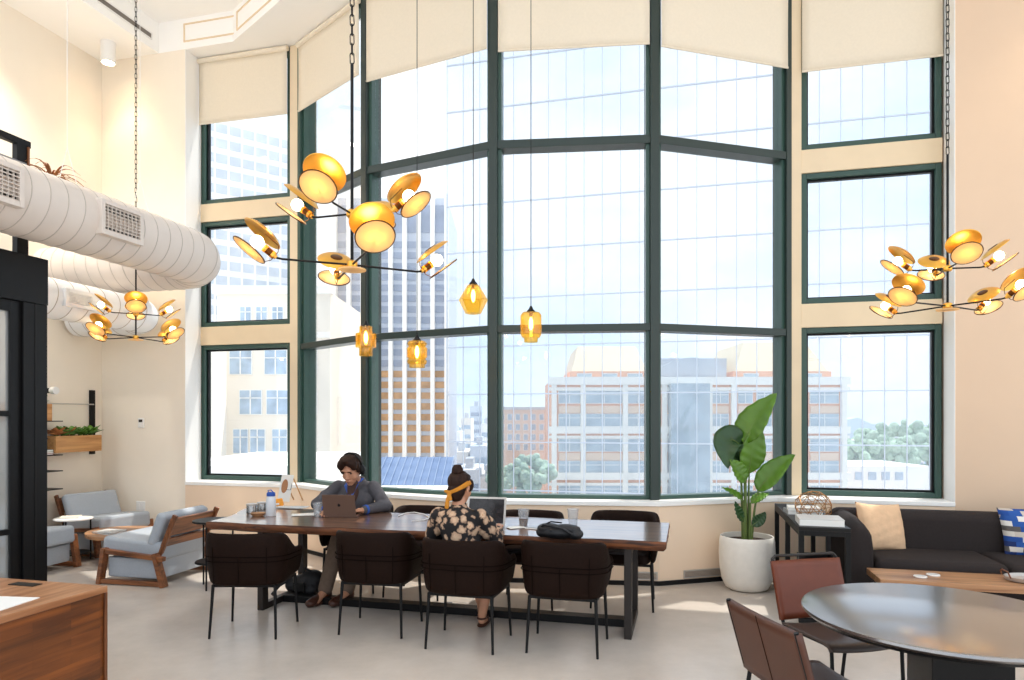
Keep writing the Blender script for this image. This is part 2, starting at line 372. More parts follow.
def seg_frame(a,c):
    A,C=W(*a),W(*c); d=C-A; return A,math.atan2(d.y,d.x),d.length
def rect_frame(mb,x0,x1,z0,z1,w,y0,y1):
    mb.b2((x0,y0,z0),(x0+w,y1,z1)); mb.b2((x1-w,y0,z0),(x1,y1,z1))
    mb.b2((x0+w,y0,z0),(x1-w,y1,z0+w)); mb.b2((x0+w,y0,z1-w),(x1-w,y1,z1)); return mb
wn=[0]
def window(label,loc,rot,width,rows,x0=0):
    wn[0]+=1; t=struct(thing('window_%d'%wn[0],label,'window',loc,rot),label,'window')
    for (z0,z1) in rows:
        f=MB(); rect_frame(f,x0,width,z0,z1,.058,0,.13); f.build('window_frame',GREEN,t,0,bevel=.006)
        g=MB(); rect_frame(g,x0+.058,width-.058,z0+.058,z1-.058,.02,.05,.10); g.build('glazing_bead',BLK,t,0)
        MB().b2((x0+.06,.072,z0+.06),(width-.06,.08,z1-.06)).build('pane',PANE,t,0)
    return t
A,rot,L=seg_frame((WL0,-.3),(-6.05,-.3))
for nm,z0,z1 in (('top',4.54,6.49),('middle',2.885,4.30),('bottom',.83,2.64)):
    window({'top':'topmost green-framed window of the narrow left column, half under its blind','middle':'middle green-framed window of the narrow left column','bottom':'lowest green-framed window of narrow left column, just above the sill'}[nm],(A.x,A.y,0),rot,L,[(z0,z1)])
A2,rot2,L2=seg_frame((.135,-.3),(WR1-.02,-.3))
for nm,z0,z1 in (('t',4.54,6.49),('m',2.885,4.29),('b',.83,2.63)):
    window({'t':'topmost dark-framed window of the right-hand column, partly under its blind','m':'middle dark-framed window of the right-hand column beside the chandelier','b':'lowest dark-framed window of the right-hand column above the sofa'}[nm],(A2.x,A2.y,0),rot2,L2,[(z0,z1)])
k=1
def trim(mb,label,cat='trim',m=POSTM):
    global k; k+=1; return struct(mb.build('trim_%d'%k,m,smooth=0,bevel=.004),label,cat)
for z0,z1,nm in ((2.64,2.885,'lower'),(4.30,4.54,'upper')):
    q=MB(tr(A.x,A.y,0)@rz(rot)).b2((0,-.02,z0),(L,.14,z1)); trim(q,nm+' beige beam between the windows of the narrow left column','beam')
    q=MB(tr(A2.x,A2.y,0)@rz(rot2)).b2((0,-.02,z0-.01),(L2,.14,z1)); trim(q,nm+' beige beam between the windows of the right-hand column','beam')
q=MB(tr(A.x,A.y,0)@rz(rot)).b2((L,-.03,.83),(L+.115,.14,HEAD)); trim(q,'beige post between narrow left windows and the bay','post')
q=MB(tr(A2.x,A2.y,0)@rz(rot2)).b2((-.125,-.03,.83),(0,.14,HEAD)); trim(q,'beige post between the bay and right-hand windows','post')
bl=['bay window at far left of the bay, steeply angled behind the chandelier','bay window behind the seated man, second pane from the left','frontal bay window behind the woman and the right pendant','bay window behind the potted plant, right end of the bay']
for i in range(4):
    a,rt,Ls=seg_frame(BP[i],BP[i+1]); wn[0]+=1
    t=struct(thing('window_%d'%wn[0],bl[i],'window',(a.x,a.y,0),rt),bl[i],'window')
    f=MB(); x0,x1=.03,Ls-.03
    f.b2((x0,0,.83),(x0+.05,.13,HEAD)); f.b2((x1-.05,0,.83),(x1,.13,HEAD)); f.b2((x0,0,.83),(x1,.13,.87)); f.b2((x0,0,6.42),(x1,.13,HEAD))
    f.build('window_frame',GREEN,t,0,bevel=.005)
    for z0,z1 in ((2.545,2.62),(4.445,4.53)):
        MB().b2((x0,-.03,z0),(x1,.15,z1)).build('transom',DGREEN,t,0,bevel=.005)
    for z0,z1 in ((.87,2.545),(2.62,4.445),(4.53,6.42)):
        MB().b2((x0+.05,.065,z0),(x1-.05,.073,z1)).build('pane',PANE,t,0)
for i,p in enumerate(BP):
    ds=[]
    if i>0: ds.append(seg_frame(BP[i-1],p)[1])
    if i<4: ds.append(seg_frame(p,BP[i+1])[1])
    an=sum(ds)/len(ds); c=W(*p)
    q=MB(tr(c.x,c.y,0)@rz(an)).b2((-.045,-.04,.83),(.045,.2,HEAD))
    trim(q,['dark green mullion at left end of the bay','dark green mullion just right of the big chandelier rod','dark green mullion above the woman','dark green mullion left of the potted plant','dark green mullion against the right beige post'][i],'mullion',DGREEN if i else GREEN)
for uu,s_,nm in ((WL0,1,'added white strip for daylight on left reveal of the narrow left windows'),(WR1,-1,'added white strip for daylight on right reveal of the right-hand windows')):  # thin white strips added to paint daylight on the window reveals
    c=W(uu,0); q=MB(tr(c.x,c.y,0)@rz(ROT)).b2((min(0,s_*.008),-.006,.83),(max(0,s_*.008),.29,HEAD)); trim(q,nm,'reveal daylight',SILLM)
# blinds
bz=[5.60,5.60,5.48,5.43,5.41,5.36]
def blind(a,rt,x0,x1,zb,label):
    t=thing('roller_blind',label,'blind',(a.x,a.y,0),rt,'roller blinds along the window heads')
    g=MB()
    def cl(u,v): return Vector((x0+(x1-x0)*u,-.065+.004*math.sin(u*7+v*3),zb+(HEAD-.07-zb)*v))
    g.grid(cl,14,10); g.build('blind_cloth',BLIND,t,solid=.004)
    MB().tube([(x0,-.065,zb),(x1,-.065,zb)],.011,8).build('bottom_bar',BLIND,t)
    MB().tube([(x0-.01,-.065,HEAD-.045),(x1+.01,-.065,HEAD-.045)],.035,12).build('roller_tube',BLIND,t)
    return t
blind(A,rot,.02,L-.02,bz[0],'cream roller blind over the narrow left window')
for i in range(4):
    a,rt,Ls=seg_frame(BP[i],BP[i+1])
    blind(a,rt,.05,Ls-.05,bz[i+1],['narrow slanting cream roller blind left of the chandelier rod','cream roller blind above the seated man, second of the bay','cream roller blind over the frontal bay window above the woman','cream roller blind at right end of the bay above the plant'][i])
blind(A2,rot2,.0,L2-.01,bz[5],'cream roller blind over the right-hand window beside the beige post')
# access panels on the header
def wall_px(px,n=0.0):   # u where the sight line through a picture column meets the wall plane n
    kx=(px-512)/F; a=WO[0]+n*NX; c=WO[1]+n*NY
    return (kx*c-a)/(UX-kx*UY)
def panel(mx,x0,x1,label):
    f=MB(mx); rect_frame(f,x0,x1,HEAD+.09,HEAD+.33,.016,-.012,.0)
    t=tag(f.build('access_panel',POSTM,smooth=0),label,'panel','access panels on the header')
c=W(0,0); panel(tr(c.x,c.y,0)@rz(ROT),wall_px(184),wall_px(243),'cream framed access panel on header above narrow left window')
a,rt,Ls=seg_frame(hl[0] if False else (hl[0][0],0),hl[1]); panel(tr(a.x,a.y,0)@rz(rt),.12,Ls*.62,'cream framed access panel on the slanting header, beside the ceiling chain')
# slot diffuser on the ceiling step
c=W(UL+.915,0); mx=tr(c.x,c.y,0)@rz(ROT-PI/2)     # local x runs into the room
t=thing('slot_diffuser','long dark slot diffuser in the ceiling step at upper left','vent',(c.x,c.y,0),ROT-PI/2)
f=MB(); rect_frame(f,.12,2.3,6.60,6.69,.014,0,.012); f.build('frame',WHITE,t,0)
MB().b2((.13,-.0,6.612),(2.29,.004,6.678)).build('slot',mat('slot_grey',(120,112,104),.6),t,0)
# grilles low on the bay wall
def gril(p,q,label):
    a,rt,Ls=seg_frame(p,q); t=thing('wall_grille',label,'vent',(a.x,a.y,0),rt,'low heater grilles')
    f=MB(); rect_frame(f,0,Ls,.055,.135,.012,-.012,.002); f.build('frame',ALU,t,0)
    s=MB()
    for i in range(5): s.b2((.012,-.009,.068+i*.012),(Ls-.012,.0,.075+i*.012))
    s.build('louvre',mat('grille_grey',(150,140,130),.5),t,0)
o17=bayline(.17)
def lerp(p,q,t): return (p[0]+(q[0]-p[0])*t,p[1]+(q[1]-p[1])*t)
gril(lerp(o17[2],o17[3],.80),lerp(o17[2],o17[3],.99),'short low wall grille seen behind the table end')
gril(lerp(o17[3],o17[4],.20),lerp(o17[3],o17[4],.62),'long low wall grille left of the white plant pot')
# thermostat and outlet
c=W(wall_px(142),0); t=thing('thermostat','white thermostat on the cream wall left of the window','thermostat',(c.x,c.y,1.53),ROT)
MB().b2((-.045,-.025,0),(.045,0,.13)).build('body',WHITE,t,0,bevel=.008); MB().b2((-.028,-.028,.075),(.028,-.024,.11)).build('display',GRIL,t,0)
c=W(wall_px(141),0); t=thing('wall_outlet','white double outlet low on the cream wall behind armchair','outlet',(c.x,c.y,.42),ROT)
MB().b2((-.07,-.01,0),(.07,0,.13)).build('plate',WHITE,t,0,bevel=.006)
for s in (-.032,.032): MB().b2((s-.018,-.013,.03),(s+.018,-.009,.1)).build('socket_face',WHITE,t,0,bevel=.003)
# ================================================================ DUCTS, LAMPS
def spot(loc, aim, power, size, col, parent=None, blend=.6, r=.05):
    l=bpy.data.lights.new('lamp','SPOT'); l.energy=power; l.spot_size=R(size); l.spot_blend=blend; l.color=col; l.shadow_soft_size=.12
    o=bpy.data.objects.new('lamp',l); COL.objects.link(o); o.location=loc
    o.rotation_euler=(Vector(aim)-Vector(loc)).to_track_quat('-Z','Y').to_euler()
    if parent: o.parent=parent; o.matrix_parent_inverse=Matrix()
    return o
def downlight(x,y,z,label,power,aim,size=75,col=(1,.80,.55)):
    t=thing('downlight',label,'ceiling light',(x,y,z),0,'cylinder ceiling lights')
    MB().ring([(.088,0),(.088,-.26),(.076,-.26),(.076,0)],28).build('housing',WHITE,t)
    MB().lathe([(.0001,-.2),(.075,-.2)],24).build('lens',emis('spot_lens',(255,244,225),6),t)
    MB().cyl((0,0,-.012),.095,.012).build('mount_plate',WHITE,t)
    spot((0,0,-.22),Vector(aim)-Vector((x,y,z)),power,size,col,t)
p=(-5.2,8.79); downlight(p[0],p[1],HEAD,'white cylinder ceiling light in upper left corner',34,(-4.95,9.1,2.0),80)
for n_,ds in ((2.2,'second from the corner'),(3.1,'third from the corner')):  # unseen lamps added to brighten the left wall and floor
    q=W(UL+.5,n_); downlight(q.x,q.y,HEAD,'added unseen fill light on the lower ceiling strip, '+ds,180,q*.985+Vector((.5,.3,0))-Vector((0,0,q.z)),125,(1,.92,.80))
p=W(2.9,.75); downlight(p.x,p.y,CEILZ,'white cylinder ceiling light over the sofa wall',60,W(2.7,.1,1.5),80)

AX=V(-3.71,7.4,3.486); DV=V(-NX,-NY,0); DU=V(UX,UY,0)
def duct_path(end,back,R0,left):
    pts=[end-DV*back+DV*(back*i/24) for i in range(25)]
    c=end-DU*R0
    for i in range(1,13):
        a=PI/2*i/12; pts.append(c+DU*R0*math.cos(a)+DV*R0*math.sin(a))
    e=pts[-1]
    for i in range(1,15): pts.append(e-DU*left*i/14)
    return pts
def duct(name,label,end,back,R0,left,r,m,pitch,vents,cat='duct'):
    t=thing(name,label,cat,(end.x,end.y,end.z)); off=-end
    P=[p+off for p in duct_path(end,back,R0,left)]
    MB().tube(P,r,40).build('pipe',m,t,40)
    sm=MB(); d=0
    for i in range(1,len(P)):
        a,c=P[i-1],P[i]; L=(c-a).length
        while d<L:
            q=a+(c-a)*(d/L); tg=(c-a).normalized(); x=tg.cross(V(0,0,1)).normalized(); 
            # slightly slanted spiral seam
            sm.tube([q+tg*(.03*math.sin(2*PI*j/40))+(x*math.cos(2*PI*j/40)+V(0,0,1)*math.sin(2*PI*j/40))*(r+.0005) for j in range(40)],.0045,5,closed=True)
            d+=pitch
        d-=L
    sm.build('spiral_seam',mat('seam_shade',(188,178,168),.5),t,40)
    for (s,wd,ht,up) in vents:
        q=-DV*s+DU*(r-.02); f=MB(Matrix((DV,-DU,V(0,0,1))).transposed().to_4x4()); f.m=tr(*q)@rz(math.atan2(DV.y,DV.x))
        # local x along the duct, y = away from room side
        g=MB(f.m); rect_frame(g,-wd/2-.035,wd/2+.035,-ht/2-.035,ht/2+.035,.04,-.05,.11); v=g.build('vent_frame',m,t,0,bevel=.004)
        g=MB(f.m).b2((-wd/2,-.012,-ht/2),(wd/2,.0,ht/2)); g.build('vent_back',GRIL,v,0)
        g=MB(f.m)
        for i in range(8): 
            z=-ht/2+ht*(i+.5)/8; g.box((0,-.032,z),(wd,.03,.008),rx(R(25)))
        for i in range(1,9): g.box((-wd/2+wd*i/9,-.03,0),(.005,.02,ht))
        g.build('vent_louvres',m,v,0)
    return t
t=duct('spiral_duct','big white spiral duct crossing the upper left above black partition',V(-3.66,7.6,3.486),3.6,.4,1.9,.3,DUCTM,.17,[(1.17,.42,.25,0),(2.40,.42,.25,0)])
for s,nm in ((.62,0),(1.47,0)):
    q=-DV*s; w=MB()
    for k2 in (-.2,.2): w.tube([q+DU*k2*.6+V(0,0,.24),q+V(0,0,.62)],.003,5)
    w.tube([q+V(0,0,.62),q+V(0,0,HEAD-3.486 if False else 3.40)],.003,5)
    w.build('hanger_wire',WHITE,t)
duct('spiral_duct','smaller white duct behind the left chandelier',V(-4.62,8.3,2.93),2.4,.28,.82,.215,DUCTW,.2,[(.95,.3,.12,0)])

# ---- chandeliers
def head_meshes():
    h={}
    m=MB(ry(R(90))); m.k=0; m.lathe([(.0001,.0),(.012,.0),(.012,.012),(.02,.014),(.02,.03)],18); m.k=1; m.lathe([(.019,.03),(.019,.062),(.0001,.062)],18); m.k=0; m.lathe([(.0205,.06),(.0205,.076),(.016,.08)],18)
    # wire brackets holding the two discs
    h['socket']=m
    b=MB(); b.ell((.118,0,0),.033,None,18,12); h['bulb']=b
    br=MB()
    for s in (1,-1):
        br.tube([(.01,.0,0),(.012,0,s*.03),(.03,0,s*.056),(.115,0,s*.060)],.0022,6)
    h['bracket']=br
    u=MB(tr(.125,0,.058)); u.ring([(.0005,.012),(.05,.011),(.085,.004),(.108,-.010),(.110,-.007),(.087,.009),(.05,.016),(.0005,.017)],36); h['upper_disc']=u
    c=MB(tr(.125,0,.072)).lathe([(.036,0),(.036,.004),(.03,.007),(.0001,.007)],24); h['disc_cap']=c
    l=MB(tr(.120,0,-.060)).ring([(.0005,-.002),(.094,-.002),(.094,.002),(.0005,.002)],36); h['lower_disc']=l
    rm=MB(tr(.120,0,-.060)).tube([(.094*math.cos(2*PI*j/40),.094*math.sin(2*PI*j/40),0) for j in range(40)],.0035,6,closed=True); h['disc_rim']=rm
    return h
def chandelier(label,x,y,zlow,zup,a_low,a_up,rod_top,ceil):
    t=thing('chandelier',label,'chandelier',(x,y,zlow),0,'brass disc chandeliers')
    for z,nm in ((0,'lower'),(zup-zlow,'upper')):
        MB(tr(0,0,z)).lathe([(.0001,-.022),(.02,-.022),(.03,-.012),(.03,.016),(.018,.024),(.0001,.024)],20).build('hub',GOLD,t)
    MB().lathe([(.0001,-.03),(.075,-.03),(.075,-.024),(.0001,-.024)],28).build('hub_plate',SHADEP,t)
    MB().tube([(0,0,0),(0,0,rod_top-zlow)],.0085,10).build('rod',BLK,t)
    ch=MB(); z=rod_top-zlow; i=0; top=ceil-zlow-.03
    while z<top:
        a=(i%2)*PI/2; cx,sx=math.cos(a),math.sin(a); pl=[]
        for j in range(12):
            q=2*PI*j/12; px=.011*math.cos(q); pz=.013*math.sin(q)+(.018 if math.sin(q)>0 else -.018)
            pl.append((px*cx,px*sx,z+.028+pz))
        ch.tube(pl,.0032,5,closed=True); z+=.052; i+=1
    ch.build('chain',BLK,t)
    MB(tr(0,0,ceil-zlow-.03)).lathe([(.02,0),(.06,.015),(.06,.03),(.0001,.03)],20).build('ceiling_canopy',BLK,t)
    for tier,(base,rad,z) in enumerate(((a_low,.39,0),(a_up,.235,zup-zlow))):
        for q in range(4):
            an=R(base+90*q); d=V(math.cos(an),math.sin(an),0); e=d*rad+V(0,0,z+ (0.0))
            MB().tube([d*.02+V(0,0,z),d*(rad-.03)+V(0,0,z-.004),e],.0058,8).build('arm',BLK,t)
            M=tr(*e)@rz(an)@ry(R(-38))
            def inst(nm,par,mtx):
                o=bpy.data.objects.new(nm,HD[nm]); COL.objects.link(o); o.parent=par; o.matrix_local=mtx; return o
            h=inst('lamp_head',t,M)
            for nm in ('bulb','bracket','upper_disc','lower_disc','disc_cap','disc_rim'): inst(nm,h,Matrix())
    return t
HM_=head_meshes(); HD={}
for nm,ms in (('socket',[GOLD,BRONZE]),('bulb',[BULB]),('bracket',[BRONZE]),('upper_disc',[GOLD]),('lower_disc',[SHADEP]),('disc_cap',[BRONZE]),('disc_rim',[BRONZE])):
    o=HM_[nm].build('x',ms); me=o.data; me.name=nm; HD['lamp_head' if nm=='socket' else nm]=me; bpy.data.objects.remove(o)
chandelier('big brass chandelier on a black rod in front of the bay windows',-.867,3.70,2.49,2.765,25,-13,3.58,CEILZ)
chandelier('small brass chandelier below the white duct at left',-4.11,7.46,2.54,2.80,-15,29,3.6,CEILZ)
chandelier('brass chandelier in front of the right-hand wall, partly out of frame',3.19,5.0,2.48,2.755,27,-15,3.59,CEILZ)

# ---- amber pendants over the long table
def ribbed(prof,n=28,fac=0):
    m=MB()
    if fac: m.lathe(prof,fac)
    else: m.lathe(prof,n)
    return m
def pendant(label,x,y,ztop,prof,fac=0):
    t=thing('pendant_light',label,'pendant light',(x,y,ztop),0,'amber glass pendants over the long table')
    m=MB(); (m.lathe(prof,fac or 32)); 
    o=m.build('glass_shade',AMBER,t,smooth=0 if fac else 50,solid=.004)
    MB().lathe([(.036,-.004),(.034,.008),(.02,.022),(.010,.045),(.004,.05)],20).build('cap',BLK,t)
    MB().tube([(0,0,.045),(0,0,CEILZ-ztop)],.0035,6).build('cord',BLK,t)
    MB().lathe([(.014,-.005),(.014,-.04),(.0001,-.04)],14).build('lamp_holder',BRONZE,t)
    MB().ell((0,0,-.10),(.018,.018,.055),None,12,10).build('bulb',FILA,t)
pendant('stepped amber glass pendant beside the dark mullion, first from the left',-1.297,6.06,2.475,[(.035,0),(.055,-.004),(.056,-.060),(.088,-.068),(.089,-.186),(.058,-.194),(.057,-.262),(.055,-.264)])
pendant('ribbed amber glass pendant hanging lowest of the four',-.826,5.94,2.335,[(.035,0),(.07,-.01),(.086,-.03),(.07,-.055),(.084,-.066),(.086,-.07),(.084,-.145),(.07,-.158),(.086,-.18),(.08,-.2),(.066,-.21),(.066,-.236)])
pendant('faceted diamond-shaped amber glass pendant hanging highest',-.33,5.815,2.80,[(.03,0),(.05,-.012),(.122,-.135),(.12,-.14),(.066,-.248),(.062,-.25)],8)
pendant('barrel-shaped amber glass pendant, right end of the row',.158,5.69,2.545,[(.035,0),(.07,-.008),(.086,-.03),(.086,-.185),(.074,-.212),(.056,-.22),(.055,-.252)])
# ================================================================ LONG TABLE AND CHAIRS
HL,HW,TZ=1.95,.473,.76
def live_table():
    t=thing('communal_table','long live-edge walnut table on dark steel frames before the bay windows','table',(TO[0],TO[1],0),ROT)
    def near(x): return -HW+.012*math.sin(x*4.1+1)+.010*math.sin(x*9.3)+(.018 if x<-.6 else 0)*math.sin(x*6)
    def far(x): return HW+.012*math.sin(x*3.3)+.008*math.sin(x*8.1+2)
    N=60; top=MB()
    def xs(u,v): 
        x0=-HL+.05*math.sin(v*5)-.17*v; return x0+(HL-x0)*u
    def P(u,v):
        x=xs(u,v); return V(x,near(x)+(far(x)-near(x))*v,TZ)
    top.grid(P,N,10); top.build('tabletop_face',SLAB,t,0)
    # body of the slab with its bark edge, a shade under the face
    rim=[P(i/N,0) for i in range(N+1)]+[P(1,j/10) for j in range(1,11)]+[P(i/N,1) for i in range(N-1,-1,-1)]+[P(0,j/10) for j in range(9,0,-1)]
    b=MB(); n=len(rim); vs=[]
    for (o,z) in ((0,-.002),(.006,-.02),(.0,-.05),(-.02,-.072)):
        for i,p in enumerate(rim):
            d=(rim[(i+1)%n]-rim[i-1]).normalized(); nn=V(d.y,-d.x,0); vs.append(V(p.x,p.y,TZ+z)+nn*(o+.003*math.sin(i*2.7+z*90)))
    fs=[]
    for k in range(3):
        for i in range(n): i2=(i+1)%n; fs.append((k*n+i,(k+1)*n+i,(k+1)*n+i2,k*n+i2))
    fs.append(tuple(3*n+i for i in range(n))[::-1]); fs.append(tuple(range(n)))
    b.add(vs,fs); b.build('live_edge',BARK,t,50)
    for ux in (1.667,-1.47):
        f=MB()
        for v in (-.345,.29): f.b2((ux-.028,v-.04,0),(ux+.028,v+.04,TZ-.075))
        f.b2((ux-.028,-.345,0),(ux+.028,.29,.055)); f.b2((ux-.028,-.345,TZ-.13),(ux+.028,.29,TZ-.075))
        f.build('steel_frame',DBROWN,t,0,bevel=.003)
    MB().b2((-1.44,-.09,.0),(1.64,.03,.06)).build('foot_rail',BLK,t,0,bevel=.004)
    MB().b2((-1.44,-.05,TZ-.115),(1.64,.0,TZ-.075)).build('under_beam',BLK,t,0,bevel=.004)
live_table()

def tub_chair_at(loc,rot,label):
    """local +y is the way the sitter faces"""
    t=thing('tub_chair',label,'chair',loc,rot,'brown tub chairs round the long table')
    hw,hd,rc=.30,.27,.17
    # U path from left front round the back to right front
    path=[]
    n1=6
    for i in range(n1+1): path.append((-hw,hd-.02-(hd*2-.02-rc)*i/n1, 0))
    for i in range(1,9): a=PI+PI/2*i/8; path.append((-hw+rc+rc*math.cos(a),-hd+rc+rc*math.sin(a),1))
    for i in range(1,8): path.append((-hw+rc+(2*hw-2*rc)*i/8,-hd-.015*math.sin(PI*i/8),2))
    for i in range(0,9): a=1.5*PI+PI/2*i/8; path.append((hw-rc+rc*math.cos(a),-hd+rc+rc*math.sin(a),1))
    for i in range(1,n1+1): path.append((hw,-hd+rc+(hd*2-.02-rc)*i/n1,0))
    m=len(path); vs=[]; TH=.055
    def topz(p):
        f=(p[1]+hd)/(2*hd)               # 0 at the back, 1 at the front
        q=min(max((f-.12)/.6,0),1); q=q*q*(3-2*q)
        return .805-.165*q
    K=0
    secs=[]
    for i,p in enumerate(path):
        a=path[max(i-1,0)]; c=path[min(i+1,m-1)]; d=V(c[0]-a[0],c[1]-a[1],0).normalized(); nn=V(-d.y,d.x,0) # inward
        z1=topz(p); z0=.405+.01*(p[1]>0)
        flare=.02
        prof=[(.008,z0+.03),(-.0-flare*.3,z0+.14),(-.0-flare,z1-.06),(-flare*.7+.004,z1-.018),(TH*.42-flare,z1),(TH*.85-flare*.6,z1-.016),(TH-flare*.4,z1-.06),(TH,z0+.13),(TH,z0+.02),(TH*.85,z0),(.024,z0)]
        secs.append([V(p[0],p[1],0)+nn*o+V(0,0,z) for o,z in prof])
    w=len(secs[0]); b=MB()
    vs=[q for s in secs for q in s]; fs=[]
    for i in range(m-1):
        for j in range(w): j2=(j+1)%w; fs.append((i*w+j,i*w+j2,(i+1)*w+j2,(i+1)*w+j))
    fs.append(tuple(range(w))[::-1]); fs.append(tuple((m-1)*w+j for j in range(w)))
    b.add(vs,fs); sh=b.build('backrest_shell',TUB,t,60,sub=1)
    # strap and seams round the outside
    def outp(i,z,o=.004):
        p=path[i]; a=path[max(i-1,0)]; c=path[min(i+1,m-1)]; d=V(c[0]-a[0],c[1]-a[1],0).normalized(); nn=V(-d.y,d.x,0)
        z1=topz(p); f=min(max((z-.43)/(z1-.06-.43),0),1); return V(p[0],p[1],0)-nn*(o+.02*f)+V(0,0,z)
    st=MB(); r0=range(2,m-2)
    for z in (.628,.592): st.tube([outp(i,z-.03*abs((i-(m-1)/2)/(m/2))**2) for i in r0],.0035,5)
    for i in (m//2,n1+6,m-n1-7): st.tube([outp(i,.62-k*.19/5) for k in range(6)],.003,5)
    for i in (n1+6,m-n1-7): st.tube([outp(i,.60+k*.1/4) for k in range(5)],.003,5)
    st.build('seam_piping',TUBSEAM,sh,60)
    c=MB()
    def cush(u,v):
        a=2*PI*u; ca,sa=math.cos(a),math.sin(a); e=.35
        x=math.copysign(abs(ca)**e,ca)*(hw-.06); y=math.copysign(abs(sa)**e,sa)*(hd-.045)+.03
        return V(x,y,0)
    n=36; prof=[(.0,.395),(.9,.395),(1,.415),(1,.46),(.93,.482),(.0001,.49)]
    vs=[]; fs=[]
    for s,z in prof:
        for i in range(n):
            q=cush(i/n,0); vs.append(V(q.x*max(s,1e-3),(q.y-.03)*max(s,1e-3)+.03,z))
    for k in range(len(prof)-1):
        for i in range(n): i2=(i+1)%n; fs.append((k*n+i,k*n+i2,(k+1)*n+i2,(k+1)*n+i))
    c.add(vs,fs); c.build('seat',TUB,t,50)
    fr=MB(); lp=[(-.235,-.19),(.235,-.19),(.25,.21),(-.25,.21)]
    for i in range(4): fr.bar((*lp[i],.393),(*lp[(i+1)%4],.393),.018,.02)
    fr.build('seat_frame',BLK,t,0)
    for (x,y) in lp:
        MB().tube([(x,y,.40),(x*1.07,y+(.015 if y>0 else -.03),0)],[.013,.0095],8).build('leg',BLK,t,50)
    return t
p=T(-1.364*UX-.567*UY,0)
proto=tub_chair_at((-2.02,5.345,0),R(-1),'brown tub chair at left end, near side of the long table')
def chair(x,y,r,label): return dup(proto,(x,y,0),r,label)
q=T(-.244,-.565); chair(-1.04,5.40,ROT+R(4),'brown tub chair on the near side, in front of the seated man')
chair(-.324,5.06,ROT,'brown tub chair the woman in the floral blouse sits on')
chair(.40,4.975,ROT,'brown tub chair on near side below the black bag, right of the woman')
q=T(-1.05,.60); MANC=(-1.516,6.74); chair(MANC[0],MANC[1],PI+ROT,'brown tub chair the man with headphones sits on, beyond the table')
q=T(-.36,.50); chair(q.x,q.y,PI+ROT,'brown tub chair beyond the table, between man and woman')
q=T(.708,.44); chair(q.x,q.y,PI+ROT,'brown tub chair beyond the table behind the coffee cup')
q=T(1.55,.615); chair(q.x,q.y,PI+ROT,'brown tub chair beyond the table at its right end')

# ================================================================ LOUNGE AT LEFT
def armchair(x,y,rot,label,protoc=None):
    """local +y is the way it faces"""
    t=thing('lounge_armchair',label,'armchair',(x,y,0),rot,'wood-framed grey lounge chairs')
    hw=.37
    for s in (-1,1):
        f=MB(); X=s*(hw-.0)
        f.bar((X,.40,.0),(X,.34,.36),.045,.075,(1,0,0)); f.bar((X,-.34,0),(X,-.24,.33),.045,.08,(1,0,0))
        f.bar((X,.38,.335),(X,-.34,.275),.045,.055,(1,0,0)); f.bar((X,.385,.03),(X,-.34,.03),.045,.05,(1,0,0))
        f.build('side_frame',WALNUTB,t,0,bevel=.006)
    b=MB()
    for zz,h in ((.375,.19),(.58,.19)):
        y0=-.245-(zz-.30)*.42; 
        b.box((0,y0,zz),(hw*2-.06,.024,h),rx(R(-(-23))))
    b.build('back_boards',WALNUT,t,0,bevel=.004)
    for s in (-1,1): MB().bar((s*(hw-.05),-.235,.27),(s*(hw-.05),-.43,.70),.05,.03,(1,0,0)).build('back_post',WALNUTY,t,0,bevel=.004)
    def cushion(nm,c,d,M,rr=.035):
        MB().box(c,d,M).build(nm,GREYF,t,60,bevel=rr,seg=4)
    cushion('seat_cushion',(0,.06,.355),(hw*2-.06,.70,.19),rx(R(4)),.04)
    cushion('back_cushion',(0,-.215,.55),(hw*2-.05,.11,.35),rx(R(22)),.04)
    MB().b2((-hw+.03,-.27,.07),(hw-.03,.33,.265)).build('seat_base',GREYF,t,0,bevel=.01)
    return t
# armchair facing left, closest to the table
a1=armchair(-3.66,7.12,R(90)-ANG+R(2),'grey armchair with walnut back boards, nearest the long table, back turned to it')
dup(a1,(-5.13,8.59,0),R(-90)-ANG-R(8),'grey armchair in the corner with a sunlit back cushion')
dup(a1,(-5.31,7.33,0),R(-90)-ANG+R(4),'grey armchair half hidden behind the black steel post')
def round_side(name,label,x,y,h,r,mt,legs=3,shelf=None,topt=.02):
    t=thing(name,label,'side table',(x,y,0))
    MB(tr(0,0,h-topt)).lathe([(r-.004,0),(r,.004),(r,topt-.003),(r-.004,topt),(.0001,topt)],40).build('tabletop',mt,t)
    for i in range(legs):
        a=2*PI*i/legs+2.6; MB().tube([((r-.03)*math.cos(a),(r-.03)*math.sin(a),0),((r-.03)*math.cos(a),(r-.03)*math.sin(a),h-topt)],.009,8).build('leg',BLK,t)
    MB().tube([((r-.03)*math.cos(2*PI*i/32),(r-.03)*math.sin(2*PI*i/32),shelf or .06) for i in range(32)],.008,6,closed=True).build('ring_brace',BLK,t)
    if shelf: MB(tr(0,0,shelf)).lathe([(r-.03,0),(r-.03,.012),(.0001,.012)],32).build('lower_shelf',BLK,t)
    return t
round_side('side_table','black round side table with lower shelf at left end of the long table',-2.93,6.72,.66,.20,BLKW,3,.25)
round_side('side_table','small white-topped round table between the two grey armchairs',-5.10,7.94,.50,.20,WHITE,3,.09)
def book(label,w,d,h,loc,rot,cc,name='book',group=None):
    t=thing(name,label,'book',loc,rot,group)
    MB().b2((-w/2+.003,-d/2+.003,.003),(w/2-.003,d/2-.003,h-.003)).build('pages',PAPER,t,0)
    c=MB(); c.b2((-w/2,-d/2,0),(w/2,d/2,.003)); c.b2((-w/2,-d/2,h-.003),(w/2,d/2,h)); c.b2((-w/2,-d/2,.003),(-w/2+.003,d/2,h-.003)); c.build('cover',cc,t,0)
    return t
